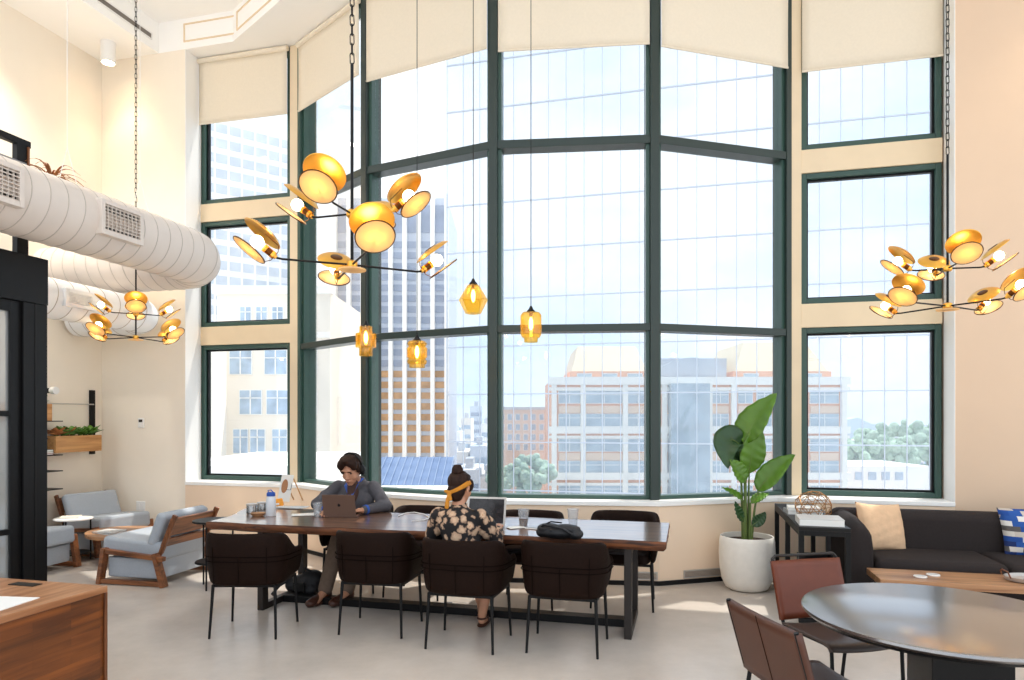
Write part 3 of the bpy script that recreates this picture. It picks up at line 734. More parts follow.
BK1=mat('grey_cover',(150,152,154),.5); BK2=mat('cream_cover',(224,214,196),.6); BK3=mat('brown_cover',(120,80,54),.6); BK4=mat('red_cover',(150,60,44),.6); BK5=mat('teal_cover',(60,96,100),.6)
book('cream book lying on the small white round table',.2,.14,.022,(-5.12,7.92,.50),R(20),BK2)
t=thing('coffee_table','low round-cornered wooden coffee table between the grey armchairs','coffee table',(-4.47,7.92,0),ROT)
tp=[(.46*math.cos(2*PI*i/48)*(1+.05*math.cos(4*PI*i/48+.6)),.40*math.sin(2*PI*i/48)*(1+.05*math.sin(6*PI*i/48))) for i in range(48)]
MB().prism(tp,.31,.35).build('tabletop',COFFEE,t,0,bevel=.008)
for i in range(3):
    a=2*PI*i/3+.9; MB().tube([(.26*math.cos(a),.26*math.sin(a),.31),(.34*math.cos(a),.32*math.sin(a),0)],[.022,.014],10).build('leg',WALNUTY,t)
MB().tube([(.24*math.cos(2*PI*i/28),.22*math.sin(2*PI*i/28),.285) for i in range(28)],.012,6,closed=True).build('under_ring',WALNUT,t)
book('grey magazine on the low wooden coffee table, lower of two',.30,.23,.016,(-4.60,7.80,.35),R(-30),BK1,'magazine')
book('pale magazine on the low wooden coffee table, on top of a grey one',.26,.2,.012,(-4.58,7.79,.366),R(-12),BOOKC,'magazine')

# ---- wall shelving: uprights, shelves and planters on the left wall
def LW(t_,o,z):      # t_ metres along the left wall from the corner, o out from it
    q=W(UL+o,t_); return V(q.x,q.y,z)
LR=ROT-PI/2            # local x runs along the left wall into the room, local y points to +u
base=LW(.12,0,0)
t=thing('wall_shelving','black steel shelf system on the left wall beside the partition','shelving',(base.x,base.y,0),LR)
for xx in (.06,.78,1.5):
    MB().b2((xx-.03,0,(1.18 if xx<.5 else .3)),(xx+.03,.045,2.03)).build('upright',BLK,t,0,bevel=.003)
MB().tube([(.06,.05,1.84),(1.5,.05,1.84)],.008,8).build('rail',ALU,t)
for z in (1.02,.80,1.215,1.42):
    MB().b2((.74 if z!=1.42 else .94,.02,z-.012),(1.75,.29,z)).build('shelf',BLK,t,0,bevel=.002)
MB().b2((.74,.02,1.615),(1.75,.29,1.627)).build('shelf',BLK,t,0,bevel=.002)
def planter(t0,t1,o0,o1,z0,z1,label):
    q=LW((t0+t1)/2,(o0+o1)/2,z0); t=thing('planter_box',label,'planter',q,LR,'oak planter boxes of the shelf system')
    L,D,H=(t1-t0)/2,(o1-o0)/2,z1-z0; b=MB(); w=.014
    b.b2((-L,-D,0),(L,D,w)); b.b2((-L,-D,w),(-L+w,D,H)); b.b2((L-w,-D,w),(L,D,H)); b.b2((-L+w,-D,w),(L-w,-D+w,H)); b.b2((-L+w,D-w,w),(L-w,D,H))
    b.build('box',OAK,t,0,bevel=.002); MB().b2((-L+w,-D+w,w),(L-w,D-w,H-.02)).build('soil',SOIL,t,0)
    return t,L,D,H
def succulent(label,loc,n,r,m,seed,up=.6,name='succulent',group=None,wd=.22):
    rnd=random.Random(seed); t=thing(name,label,'plant',loc,0,group); lf=MB()
    MB().lathe([(.02*r/.1,-.01),(.014*r/.1,r*.25),(.0001,r*.3)],10).build('stem',STEMM,t)
    for i in range(n):
        a=i*2.4; el=up*(.35+.65*rnd.random())*1.3; L=r*(.7+.5*rnd.random()); d=V(math.cos(a)*math.cos(el),math.sin(a)*math.cos(el),math.sin(el)); s=V(-math.sin(a),math.cos(a),0); up_=d.cross(s)*-1
        def fn(u,v): 
            w=math.sin(PI*min(u*.92+.08,1))**.8*L*wd; droop=-L*.25*u*u*(1.2-up); k=(v-.5)*2
            return d*(L*u)+s*(k*w)+V(0,0,r*.12+droop+abs(k)*w*.25)
        lf.grid(fn,6,2)
    lf.build('leaves',m,t,60,solid=.003)
    return t
pl,L,D,H=planter(.30,.96,.06,.30,1.235,1.44,'long oak planter box of mixed succulents on the left wall')
rnd=random.Random(3)
for i in range(7):
    x=-L+.07+i*(2*L-.14)/6; q=Matrix.Translation(pl.location)@rz(LR)@V(x,rnd.uniform(.0,.05),H-.02)
    m=[DRYL,HERB,DRYL,HERB,LEAFM,HERB,LEAFM][6-i]
    names=['broad green succulent at the far end of the long oak planter','bright green rosette, second from the far end of the long oak planter','dark green leafy plant, third from far end of long oak planter','green rosette in the middle of the long oak planter','russet spiky plant just nearer than the middle of long oak planter','green rosette, second from near end of long oak planter','russet spiky plant at near end of the long oak planter']
    succulent(names[i],q,18,.14+.04*rnd.random(),m,i,.75,group='plants in the long oak planter')
p2,L,D,H=planter(1.0,1.5,.05,.28,1.627,1.83,'upper oak planter box beside the black post')
for i in range(2):
    q=Matrix.Translation(p2.location)@rz(LR)@V(-L+.08+i*.15,.02,H-.02)
    succulent(['green rosette at the visible end of the upper oak planter','leafy green plant in the middle of the upper oak planter','green plant at the hidden end of the upper oak planter'][i],q,16,.13,[HERB,LEAFM,HERB][i],20+i,.8,group='plants in the upper oak planter')
for i,(h,c) in enumerate(((.02,BK4),(.018,BK2),(.026,BK5))):
    q=LW(1.06,.16,1.215+[0,.02,.038][i]); book(['rust-covered book at the bottom of a stack on the left wall shelf','cream book in the middle of a stack on the left wall shelf','teal book on top of a stack on the left wall shelf'][i],.17,.22,h,q,LR+R(4*i),c,group='books on the wall shelf')
q=LW(.92,.02,1.995); t=thing('wall_lamp','small black wall lamp with white head above the upper planter','wall lamp',q,LR)
MB().b2((-.02,0,-.03),(.02,.16,.03)).build('bracket',BLK,t,0,bevel=.004); MB(tr(0,.16,0)@rx(R(-90))).lathe([(.04,0),(.046,.01),(.046,.07),(.0001,.07)],20).build('lamp_shade',WHITE,t)

# ---- black steel partition at left
PO=V(-4.441,6.456,0); PR=math.atan2(NY,NX)   # local x runs toward the camera
t=thing('steel_partition','black steel and frosted glass partition along the left edge','partition',PO,PR)
MB().b2((0,-.07,2.72),(3.6,.07,3.15)).build('header_beam',BLK,t,0,bevel=.004)
MB().b2((0,-.06,0),(.24,.06,2.72)).build('end_post',BLK,t,0,bevel=.004)
MB().b2((.115,-.064,0),(.13,.064,2.72)).build('post_joint',BLKW,t,0)
def bay_(x0,x1):
    f=MB(); f.b2((x0,-.03,0),(x0+.10,.03,2.72)); f.b2((x1-.10,-.03,0),(x1,.03,2.72)); f.b2((x0+.10,-.03,2.62),(x1-.10,.03,2.72)); f.b2((x0+.10,-.03,0),(x1-.10,.03,.12))
    for z in (1.70,.64): f.b2((x0+.10,-.03,z-.025),(x1-.10,.03,z+.025))
    f.build('glazing_frame',BLK,t,0,bevel=.003)
    for z0,z1 in ((.12,.615),(.665,1.675),(1.725,2.62)):
        MB().b2((x0+.10,-.006,z0),(x1-.10,.006,z1)).build('pane',FROST,t,0)
bay_(.24,1.36); bay_(1.36,2.48); bay_(2.48,3.6)
# open steel frame standing on the partition
t=thing('steel_rack','open black steel planter rack standing on the partition beam','rack',PO+V(0,0,3.15),PR)
for xx in (.22,1.9,3.3): MB().b2((xx-.055,-.03,0),(xx+.055,.03,1.02)).build('post',BLK,t,0,bevel=.003)
MB().b2((.165,-.045,.25),(.18,.045,1.0)).build('wood_strip',WALNUTY,t,0)
MB().b2((.14,-.03,1.0),(3.4,.03,1.06)).build('top_rail',BLK,t,0,bevel=.003)
MB().b2((.2,.02,.80),(3.4,.05,.84)).build('back_rail',mat('grey_rail',(120,120,122),.5),t,0)
MB().b2((-.3,-.14,.62),(3.4,.14,.64)).build('tray',BLK,t,0)
q=Matrix.Translation(PO+V(0,0,3.15))@rz(PR)@V(-.10,0,.64)
t=thing('potted_grass_plant','russet spiky plant in a black pot on the steel rack above the duct','plant',q)  # a potted grass with narrow arching blades
MB().lathe([(.06,0),(.085,.14),(.08,.145),(.075,.12),(.0001,.12)],20).build('pot',BLK,t)
lf=MB(); rnd=random.Random(5)
for i in range(26):
    a=i*2.4; L=.22+.24*rnd.random(); el=.9+.5*rnd.random()
    def fn(u,v):
        r=L*u*math.cos(el)+L*.45*u*u; z=.12+L*u*math.sin(el)*1.0-L*.75*u**2.6; w=.011*(1-u**2)+.001; k=(v-.5)*2
        return V(math.cos(a)*r-math.sin(a)*k*w,math.sin(a)*r+math.cos(a)*k*w,z)
    lf.grid(fn,8,1)
lf.build('blades',DRYL,t,60,solid=.002)
# ---- counter in the lower left corner
CX=V(-2.2,3.69,0)
t=thing('wooden_counter','walnut-fronted counter in the lower left corner','counter',CX,PI-ANG+PI/2)  # local x: toward camera, y: toward +u
MB().b2((0.0,-1.6,0),(2.2,-.012,.715)).build('body',DESKF,t,0)
MB().b2((.03,-.012,.0),(2.2,.0,.715)).build('front_panel',DESKF,t,0)
MB().b2((-.018,-1.6,0),(0,0,.715)).build('end_panel',WALNUTY,t,0,bevel=.002)
MB().b2((-.018,-1.6,.715),(2.2,.0,.75)).build('countertop',DESKT,t,0,bevel=.003)
MB().b2((.045,-.54,.7501),(.105,-.37,.754)).build('cable_flap',BLKW,t,0,bevel=.001)
M=Matrix.Translation(CX)@rz(PI-ANG+PI/2)
q=M@V(.43,-.26,.7505); t=thing('paper_sheet','white paper sheet lying on the lower left counter','paper',q,PR+R(8))
MB().b2((-.13,-.16,0),(.13,.16,.003)).build('sheet',PAPER,t,0)
q=M@V(.36,-.40,.7535); t=thing('pen','pale blue pen lying across the paper on the counter','pen',q,PR+R(70))
MB(ry(R(90))).lathe([(.002,-.075),(.006,-.06),(.006,.07),(.003,.075)],10).build('barrel',BK1,t); MB(ry(R(90))).lathe([(.0065,.03),(.0065,.075)],10).build('pen_cap',BLUEP,t)
# ================================================================ RIGHT SIDE
# plant
t=thing('potted_plant','tall bird-of-paradise plant in a round white pot at the window','plant',(2.28,6.63,0),R(0))
MB().lathe([(.0001,0),(.15,.0),(.20,.025),(.235,.10),(.255,.22),(.262,.36),(.258,.47),(.25,.515),(.243,.52),(.236,.515),(.234,.45),(.0001,.45)],48).build('pot',CERAM,t,50)
MB().lathe([(.236,.44),(.235,.468),(.12,.475),(.0001,.472)],32).build('soil',SOIL,t)
def pleaf(base,mid,tip,root,wid0,face,m=LEAFM,fold=.25,bend=0):
    """stalk from root to base, blade base->tip; face = blade normal"""
    wid=wid0*1.22; lf=MB(); b,md,tp=V(base),V(mid),V(tip)
    def c(u): return b*(1-u)**2+md*2*u*(1-u)+tp*u*u
    def fn(u,v):
        p=c(u); d=(c(min(u+.02,1))-c(max(u-.02,0))).normalized(); s=d.cross(V(face)).normalized(); nn=s.cross(d)
        w=wid*(math.sin(PI*min(1,u**.85))**.75)*(1-.25*u); k=(v-.5)*2
        return p+s*(k*w)+nn*(abs(k)**1.4*w*fold+.006*math.sin(u*38+k*3)*abs(k))
    lf.grid(fn,30,8); o=lf.build('leaf',m,t,60,solid=.003)
    MB().tube([c(i/16)-V(face).normalized()*.004 for i in range(16)],[.008*(1-i/17)+.001 for i in range(16)],6).build('midrib',STEMM,o)
    r=V(root); pts=[r*(1-u)**2+(V(r.x*.6+b.x*.4,r.y*.6+b.y*.4,r.z*.35+b.z*.65))*2*u*(1-u)+b*u*u for u in [i/10 for i in range(11)]]
    MB().tube(pts,[.016-.009*i/10 for i in range(11)],8).build('stalk',STEMM,t)
# (x right, y away, z up) about the pot centre
pleaf((-.03,.0,1.42),(.02,-.05,1.62),(.27,-.06,1.90),(-.01,0,.46),.15,(-.75,-.7,.45))
pleaf((.03,.02,1.12),(.02,-.05,1.35),(.13,-.02,1.60),(.02,.02,.46),.115,(.1,-1,.2))
pleaf((.10,-.02,.95),(.2,-.08,1.16),(.43,-.10,1.31),(.04,-.01,.46),.105,(-.45,-.85,.65))
pleaf((-.06,.03,1.40),(-.22,.02,1.56),(-.20,-.06,1.17),(-.03,.02,.46),.14,(-.5,-.8,.3),LEAFD)
pleaf((-.02,-.03,1.04),(-.1,-.06,1.16),(-.19,-.08,1.26),(-.02,-.02,.46),.085,(.3,-.9,.35),LEAFM)
pleaf((-.04,-.02,.86),(-.12,-.05,.93),(-.26,-.06,.99),(-.02,-.02,.46),.05,(.2,-.6,.8),LEAFM)
pleaf((.03,-.02,.84),(.10,-.05,.90),(.20,-.05,.93),(.02,-.02,.46),.05,(0,-.6,.8),LEAFM)
pleaf((-.04,-.03,.66),(-.12,-.06,.76),(-.14,-.08,.86),(-.03,-.03,.46),.05,(.5,-.8,.2),LEAFD)
pleaf((.04,-.03,.62),(.12,-.06,.68),(.15,-.08,.76),(.03,-.03,.46),.05,(-.3,-.9,.2),LEAFD)
pleaf((.0,.03,1.18),(-.1,.06,1.34),(-.05,.06,1.5),(0,.03,.46),.09,(.2,-1,.1),LEAFD)
# console
p=W(-.18,.10); CN=thing('console_table','long black open console table between the plant and the sofa','console table',(p.x,p.y,0),ROT-PI/2)  # x toward the room, y to the right
L,Wd,H=1.58,.385,.78
MB().b2((0,0,H-.03),(L,Wd,H)).build('tabletop',BLKW,CN,0,bevel=.003)
fr=MB()
for x in (.0,L/2-.02,L-.04):
    for y in (0,Wd-.04): fr.b2((x,y,0),(x+.04,y+.04,H-.03))
for x in (0,L-.04): fr.b2((x,.04,H-.07),(x+.04,Wd-.04,H-.03)); fr.b2((x,.04,0),(x+.04,Wd-.04,.04))
for y in (0,Wd-.04): fr.b2((.04,y,H-.07),(L-.04,y+.04,H-.03)); fr.b2((.04,y,.10),(L-.04,y+.04,.14))
fr.build('frame',BLK,CN,0,bevel=.002)
MB().b2((.02,.02,.12),(L-.02,Wd-.02,.14)).build('lower_shelf',BLKW,CN,0)
M=Matrix.Translation(CN.location)@rz(ROT-PI/2)
q=M@V(1.22,.20,.1405); t=thing('storage_crate','black open crate standing on the lower shelf of the console','crate',q,ROT-PI/2)
b=MB(); b.b2((-.17,-.14,0),(.17,.14,.015)); b.b2((-.17,-.14,.015),(-.155,.14,.34)); b.b2((.155,-.14,.015),(.17,.14,.34)); b.b2((-.155,-.14,.015),(.155,-.125,.34)); b.b2((-.155,.125,.015),(.155,.14,.34)); b.build('body',BLK,t,0,bevel=.003)
MB().tube([(.172,-.05,.25),(.19,-.05,.25),(.19,.05,.25),(.172,.05,.25)],.006,6).build('handle',ALU,t)
q=M@V(1.36,.19,H); book('big pale book lying at the near end of the console',.34,.30,.055,q,ROT+R(-2),BOOKC)
q=M@V(.72,.16,H); book('grey book under the wire orb, lower of two on the console',.30,.24,.035,q,ROT+R(2),BK1)
q=M@V(.74,.16,H+.035); book('white book under the wire orb, upper of two on the console',.27,.21,.03,q,ROT+R(-4),PAPER)
# geodesic wire orb
q=M@V(1.02,.20,H+.0); t=thing('wire_orb','brass wire geodesic orb standing on the console','ornament',q)
ph=(1+5**.5)/2; ic=[V(a,b,c).normalized() for a,b,c in [(-1,ph,0),(1,ph,0),(-1,-ph,0),(1,-ph,0),(0,-1,ph),(0,1,ph),(0,-1,-ph),(0,1,-ph),(ph,0,-1),(ph,0,1),(-ph,0,-1),(-ph,0,1)]]
w=MB(); rr=.155; E=set()
for i in range(12):
    for j in range(i):
        if (ic[i]-ic[j]).length<1.1: E.add((j,i))
fc=[(i,j,k2) for i in range(12) for j in range(i+1,12) for k2 in range(j+1,12) if all((ic[a]-ic[b]).length<1.1 for a,b in ((i,j),(j,k2),(i,k2)))]
RM=Euler((.3,.2,.5)).to_matrix()
# flat bottom: truncate by keeping the rounded pentakis form
pts=[RM@p for p in ic]; E2=set(); mid={}
for a,b in list(E): mid[(a,b)]=len(pts); pts.append((pts[a]+pts[b]).normalized())
for a,b in E: E2|={(a,mid[(a,b)]),(b,mid[(a,b)])}
for i,j_,k2 in fc:
    m=[mid[tuple(sorted(x))] for x in ((i,j_),(j_,k2),(i,k2))]; E2|={tuple(sorted((m[0],m[1]))),tuple(sorted((m[1],m[2]))),tuple(sorted((m[0],m[2])))}
E=E2; pts=[V(p.x,p.y,max(p.z*.9,-.62)) for p in pts]; zmin=min(p.z for p in pts)
for a,b in E: w.tube([pts[a]*rr+V(0,0,-zmin*rr+.005),pts[b]*rr+V(0,0,-zmin*rr+.005)],.0030,6)
w.build('wires',mat('antique_brass',(168,120,72),.35,.8),t)
# sofa  (local x along the wall to the right, y toward the room)
p=W(.30,.12); SF=thing('sofa','long dark grey sofa under the right-hand windows','sofa',(p.x,p.y,0),ROT)
SL,SD=2.55,.90
def soft(nm,lo,hi,rr,m=SOFAM,M=None,sub=4):
    b=MB(M); b.b2((lo[0],-hi[1],lo[2]),(hi[0],-lo[1],hi[2])); return b.build(nm,m,SF,60,bevel=rr,seg=sub)
soft('base',(.0,.05,.07),(SL,SD-.02,.27),.03)
soft('backrest',(.02,.0,.20),(SL-.02,.24,.775),.09,sub=6)
for s,nm in ((0,'armrest'),(SL-.24,'armrest')):
    b=MB(); 
    prof=[(.0,.10),(.0,.62),(.03,.72),(.10,.77),(.17,.755),(.22,.68),(.235,.55),(.24,.10)]
    if s: prof=[(.24-a,z) for a,z in prof][::-1]
    vs=[]; ys=[0,-.02,-.5,-SD+.10,-SD+.02,-SD]; sc=[.96,1,1,.985,.955,.90]
    for y,k2 in zip(ys,sc):
        for (x,z) in prof: vs.append((s+.12+(x-.12)*k2,y,.1+(z-.1)*k2*(1-.06*(-y/SD)**3)))
    n=len(prof); fs=[(i*n+a,i*n+(a+1)%n,(i+1)*n+(a+1)%n,(i+1)*n+a) for i in range(len(ys)-1) for a in range(n)]+[tuple(range(n))[::-1],tuple((len(ys)-1)*n+a for a in range(n))]
    b.add(vs,fs); b.build(nm,SOFAM,SF,70,bevel=.02,seg=3)
for i in range(2):
    x0=.24+i*(SL-.48)/2; soft('seat_cushion',(x0+.004,.22,.26),(x0+(SL-.48)/2-.004,SD+.02,.425),.06,sub=5)
for x in (.08,SL-.08):
    for y in (.1,SD-.1): MB(tr(x,-y,0)).lathe([(.018,0),(.026,.08),(.0001,.08)],12).build('foot',BLK,SF)
M=Matrix.Translation(SF.location)@rz(ROT)
def cushion(label,loc,rotz,tilt,roll,w,h,d,m,back=None,pz=0):
    t=thing('cushion',label,'cushion',loc,0,'scatter cushions on the sofa')
    MM=rz(rotz)@rx(tilt)@ry(roll)
    def side(sg):
        b=MB()
        def fn(u,v):
            x,z=(u-.5)*2,(v-.5)*2; e=max(0,(1-x*x))*max(0,(1-z*z)); pinch=1-.06*(1-abs(x*z))*(1 if max(abs(x),abs(z))>.0 else 0)
            k3=1-.075*((1-z*z)*abs(x)**3); k4=1-.075*((1-x*x)*abs(z)**3)
            y=sg*d*e**.42+ (.005*math.sin(5*x+3*z)*(1-e)+.0015*math.sin(16*z-6*x))
            return MM@V(x*w/2*k3,y,z*h/2*k4+h/2)
        b.grid(fn,26,26); return b
    f=side(-1).build('front_panel',m,t,60); side(1).build('back_panel',back or m,t,60)
    return t
cushion('cream square cushion leaning at left end of the sofa',M@V(.44,-.40,.405),ROT+R(28),R(-16),R(4),.50,.46,.085,TANC,TANB)
cushion('blue and white patchwork cushion on the sofa at the picture edge',M@V(1.70,-.38,.405),ROT+R(-8),R(-17),R(-4),.52,.46,.085,BLUEC)
# wooden low table in front of the sofa
p=W(.43,1.19); t=thing('coffee_table','low oiled-wood table in front of the sofa','coffee table',(p.x,p.y,0),ROT)
MB().b2((0,-.44,.325),(1.5,0,.38)).build('tabletop',COFFEE,t,0,bevel=.004)
for x in (.12,1.34):
    b=MB(); b.b2((x,-.40,0),(x+.05,-.35,.325)); b.b2((x,-.09,0),(x+.05,-.04,.325)); b.b2((x,-.35,0),(x+.05,-.09,.03)); b.build('leg_frame',BLK,t,0,bevel=.002)
M2=Matrix.Translation(t.location)@rz(ROT)
for i,(x,y,l) in enumerate(((.33,-.28,'white round coaster on the low sofa table, nearer the camera'),(.45,-.19,'white round coaster on the low sofa table, nearer the sofa'))):
    q=M2@V(x,y,.38); t=thing('coaster',l,'coaster',q,0,'white coasters'); MB().lathe([(.046,0),(.05,.003),(.05,.009),(.047,.012),(.0001,.012)],28).build('disc',WHITE,t)
    MB().lathe([(.038,.0121),(.038,.0128),(.0001,.0128)],24).build('inset',BOOKC,t)
q=M2@V(1.16,-.22,.38); t=thing('serving_tray','clear oval tray with arched handles on the low sofa table','tray',q,ROT)
MB(Matrix.Diagonal((1.45,1,1,1))).lathe([(.0001,0),(.13,0),(.145,.008),(.15,.035),(.146,.036),(.14,.012),(.0001,.006)],36).build('dish',ALU,t)
for s in (-1,1): MB().tube([(s*.205,-.08,.03),(s*.215,-.075,.06),(s*.215,-.05,.075),(s*.215,.05,.075),(s*.215,.075,.06),(s*.205,.08,.03)],.006,6).build('handle',WALNUT,t)
MB().tube([(-.13,-.12,.03),(-.12,-.12,.072),(-.09,-.12,.085),(.09,-.12,.085),(.12,-.12,.072),(.13,-.12,.03)],.006,6).build('handle',WALNUT,t)
# round table lower right
t=thing('round_table','dark grey round pedestal table in the lower right corner','table',(2.0,3.18,0),ROT)
MB().lathe([(.56,.718),(.59,.722),(.602,.735),(.600,.746),(.592,.75),(.0001,.75)],96).build('tabletop',RTOP,t,50)
MB().lathe([(.57,.705),(.585,.7185),(.0001,.7185)],96).build('underside',BLK,t,50)
MB().b2((-.10,-.2,.03),(.22,.16,.705)).build('pedestal',BLK,t,0,bevel=.004)
MB().lathe([(.36,0),(.36,.022),(.34,.03),(.0001,.03)],64).build('base_plate',BLK,t,50)
# leather chairs
def sling_chair(loc,rot,label,leather,seatm,bw=.50,h0=.49,h1=.79,lean=.10,bar=True):
    """local +y is the way it faces"""
    t=thing('leather_chair',label,'chair',loc,rot,'leather chairs at the round table')
    w=bw/2
    for s in (-1,1):
        X=s*w
        MB().tube([(X,.20,.0),(X,.22,.22),(X,.21,.41),(X,.19,.437),(X,.15,.443),(X,-.17,.435),(X,-.205,.445),(X,-.225,.48),(X,-.225-lean,h1-.01)],.0105,10).build('side_tube',BLK,t)
        MB().tube([(X,-.20,.44),(X,-.27,.0)],.0105,10).build('leg',BLK,t)
    MB().tube([(-w,.20,.13),(-w*.5,.10,.13),(0,.06,.13),(w*.5,.10,.13),(w,.20,.13)],.008,8).build('stretcher',BLK,t)
    ht=h1-.01; yt=-.225-lean
    if bar: MB().tube([(-w,yt,ht-.02),(-w,yt-.004,ht+.005),(-w+.02,yt-.006,ht+.022),(w-.02,yt-.006,ht+.022),(w,yt-.004,ht+.005),(w,yt,ht-.02)],.0095,10).build('top_bar',DBROWN,t)
    b=MB()
    def bk(u,v):
        z=h0+(h1-.015-h0)*v; k=(u-.5)*2; y=-.225-lean*(z-.48)/(h1-.49)-.012*(1-k*k)
        return V(k*(w+.013),y+.006,z)
    b.grid(bk,16,8); o=b.build('backrest',leather,t,60,solid=.027)
    MB().tube([bk(.5,i/8)+V(0,-.0145,0) for i in range(9)],.002,5).build('seam',TUBSEAM,o)
    b=MB()
    def st(u,v):
        k=(u-.5)*2; y=-.20+.42*v; z=.452-.016*(1-k*k)-(.03*max(0,(v-.86)/.14)**2)
        return V(k*(w+.014),y,z)
    b.grid(st,16,12); b.build('seat',seatm,t,60,solid=.012)
    return t
sling_chair((1.403,3.088,0),R(-78),'brown leather chair closest to the camera, left of the round table',LEATHD,SEATL,.53,.455,.80,.09,False)
sling_chair((1.865,3.88,0),PI+R(13),'tan leather chair with a metal top bar, beyond the round table',LEATH,SEATL,.44,.465,.81,.09,True)
# ================================================================ THINGS ON AND UNDER THE LONG TABLE
def tp(px,py,z=TZ):    # spot on a level plane seen at a picture position
    Y=F*(CAM_H-z)/(py-418); return V((px-512)/F*Y,Y,z)
Z1=TZ+.0012
def laptop(label,loc,rot,shell,w,d,h,tilt,scr,emblem):
    """local -y is the user's side; hinge at y=0"""
    t=thing('laptop',label,'laptop',loc,rot)
    MB().b2((-w/2,-d,.0),(w/2,0,.014)).build('base',shell,t,0,bevel=.004)
    k=MB()
    for r in range(5):
        for c in range(13): k.b2((-w*.42+c*w*.0648,-d*.5+r*d*.085,.0141),(-w*.42+c*w*.0648+w*.054,-d*.5+r*d*.085+d*.066,.0155))
    k.build('keyboard',BLK,t,0); MB().b2((-w*.16,-d*.93,.0141),(w*.16,-d*.58,.0146)).build('trackpad',shell,t,0)
    M=tr(0,0,.012)@rx(-tilt)      # lid leans away from the user
    l=MB(M); l.b2((-w/2,-.0,0),(w/2,.007,h)); lid=l.build('lid',shell,t,0,bevel=.003)
    MB(M).b2((-w/2+.017,-.0012,.016),(w/2-.017,-.0002,h-.017)).build('screen',scr,lid,0)
    if emblem:
        e=MB(M@tr(0,.0078,h*.52)@rx(R(90))@Matrix.Diagonal((1,1,1,1)))
        # small fruit emblem with a bite and a leaf, in the plane of the lid
        pts=[]
        for i in range(40):
            a=2*PI*i/40; x=math.cos(a); y=math.sin(a); r=.0135*(1-.10*math.exp(-((a-PI/2)/.35)**2)-.08*math.exp(-((a-1.5*PI)/.3)**2))
            px,py=r*x,r*y*1.02
            dx,dy=px-.0155,py-.002; q=math.hypot(dx,dy)
            if q<.0062: px,py=.0155+dx/q*.0062,.002+dy/q*.0062
            pts.append((px,py))
        e.prism(pts,-.0006,.0)
        e.prism([(.0,.0145),(.0015,.019),(.006,.022),(.0055,.017)],-.0006,.0)
        e.build('emblem',emblem,lid,0)
    return t
q=tp(340,517.5); laptop('grey laptop with painted brown reflection open before the man, its lid back to the camera',(q.x,q.y,Z1),PI+R(-4),SPACEG,.30,.21,.205,R(14),SCREEN,BLK)
q=tp(484,528.5); laptop('silver laptop with dark screen in front of the woman',(-.222,5.66,Z1),ROT+R(2),ALU,.335,.23,.235,R(16),SCREEN,None)
def cup(label,px,py,h,r,fill=None,lid=False,grp='clear plastic cups'):
    q=tp(px,py); t=thing('plastic_cup',label,'cup',(q.x,q.y,Z1),0,grp)
    MB().ring([(.0005,0),(r*.74,0),(r,h),(r*1.04,h),(r*1.02,h+.003),(r*.97,h),(r*.71,.004),(.0005,.004)],28).build('body',CLEARP,t,50)
    MB().tube([(r*1.02*math.cos(2*PI*i/28),r*1.02*math.sin(2*PI*i/28),h) for i in range(28)],.0025,6,closed=True).build('rim',CLEARP,t)
    if fill: MB().lathe([(.0001,.0045),(r*.69,.0045),(r*(.71+.26*fill),h*fill),(.0001,h*fill)],24).build('drink',COFF,t)
    return t
cup('clear cup with brown coffee on the table right of the silver laptop',523.5,526.5,.14,.046,.48)
cup('empty clear cup on the table beyond the black bag',573,525.5,.135,.047)
cup('clear water cup left of the grey laptop',317.5,517,.125,.040)
# water bottle
q=tp(271,516); t=thing('water_bottle','white water bottle with a blue cap on the long table','bottle',(q.x,q.y,Z1))
MB().lathe([(.040,0),(.043,.004),(.043,.15),(.04,.165),(.036,.175),(.036,.182),(.0001,.182)],28).build('body',mat('translucent_white',(226,230,234),.3),t,50)
MB().lathe([(.038,.182),(.038,.208),(.03,.218),(.0001,.218)],24).build('cap',BLUEP,t); MB().tube([(-.02,0,.214),(-.028,0,.234),(0,0,.238),(.02,0,.216)],.005,6).build('cap_loop',BLUEP,t)
# easel card
q=tp(283,501.5); t=thing('easel_card','white card with a brown oval leaning on a wooden stick at the table left end','card',(q.x,q.y,Z1),ROT+R(-12))
M=rx(R(-14)); MB(M).b2((-.085,0,.0),(.085,.006,.29)).build('card',PAPER,t,0)
MB(M@tr(-.015,-.0012,.165)@rx(R(90))@Matrix.Diagonal((.045,.075,1,1))).lathe([(1,-.0008),(1,.0008),(.0001,.0008)],32).build('brown_oval',mat('brown_print',(178,126,88),.8),t)
MB().tube([(.075,.075,.25),(.13,.16,.0)],.007,6).build('prop_stick',OAK,t); MB().tube([(-.03,.06,.22),(.0,.16,.0)],.007,6).build('prop_stick',OAK,t)
MB().tube([(.05,-.003,.13),(.09,.02,.125),(.075,.075,.25)],.003,5).build('string',BLK,t)
# silver tins, tray, orange packet, papers
for i,(px,py,r,h,l) in enumerate(((252,513,.05,.085,'large silver tin, leftmost of the clutter on the long table'),(262,510,.045,.075,'smaller silver tin beside the white bottle'))):
    q=tp(px,py); t=thing('silver_tin',l,'tin',(q.x,q.y,Z1),0,'silver tins')
    MB().lathe([(r,0),(r,h*.86),(r*.9,h*.93),(.0001,h*.93)],26).build('body',mat('polished_tin',(150,148,146),.18,.9,var=.4,vs=30),t,50); MB(tr(0,0,h*.86)).lathe([(r*1.04,0),(r*1.04,h*.16),(r*.6,h*.2),(.0001,h*.2)],26).build('lid',ALU,t,50)
q=tp(258,516); t=thing('wooden_bowl','small wooden bowl in front of the silver tins','bowl',(q.x,q.y,Z1)); MB(Matrix.Diagonal((1.4,1,1,1))).ring([(.0005,0),(.035,0),(.055,.028),(.05,.03),(.032,.008),(.0005,.006)],28).build('bowl',COFFEE,t)
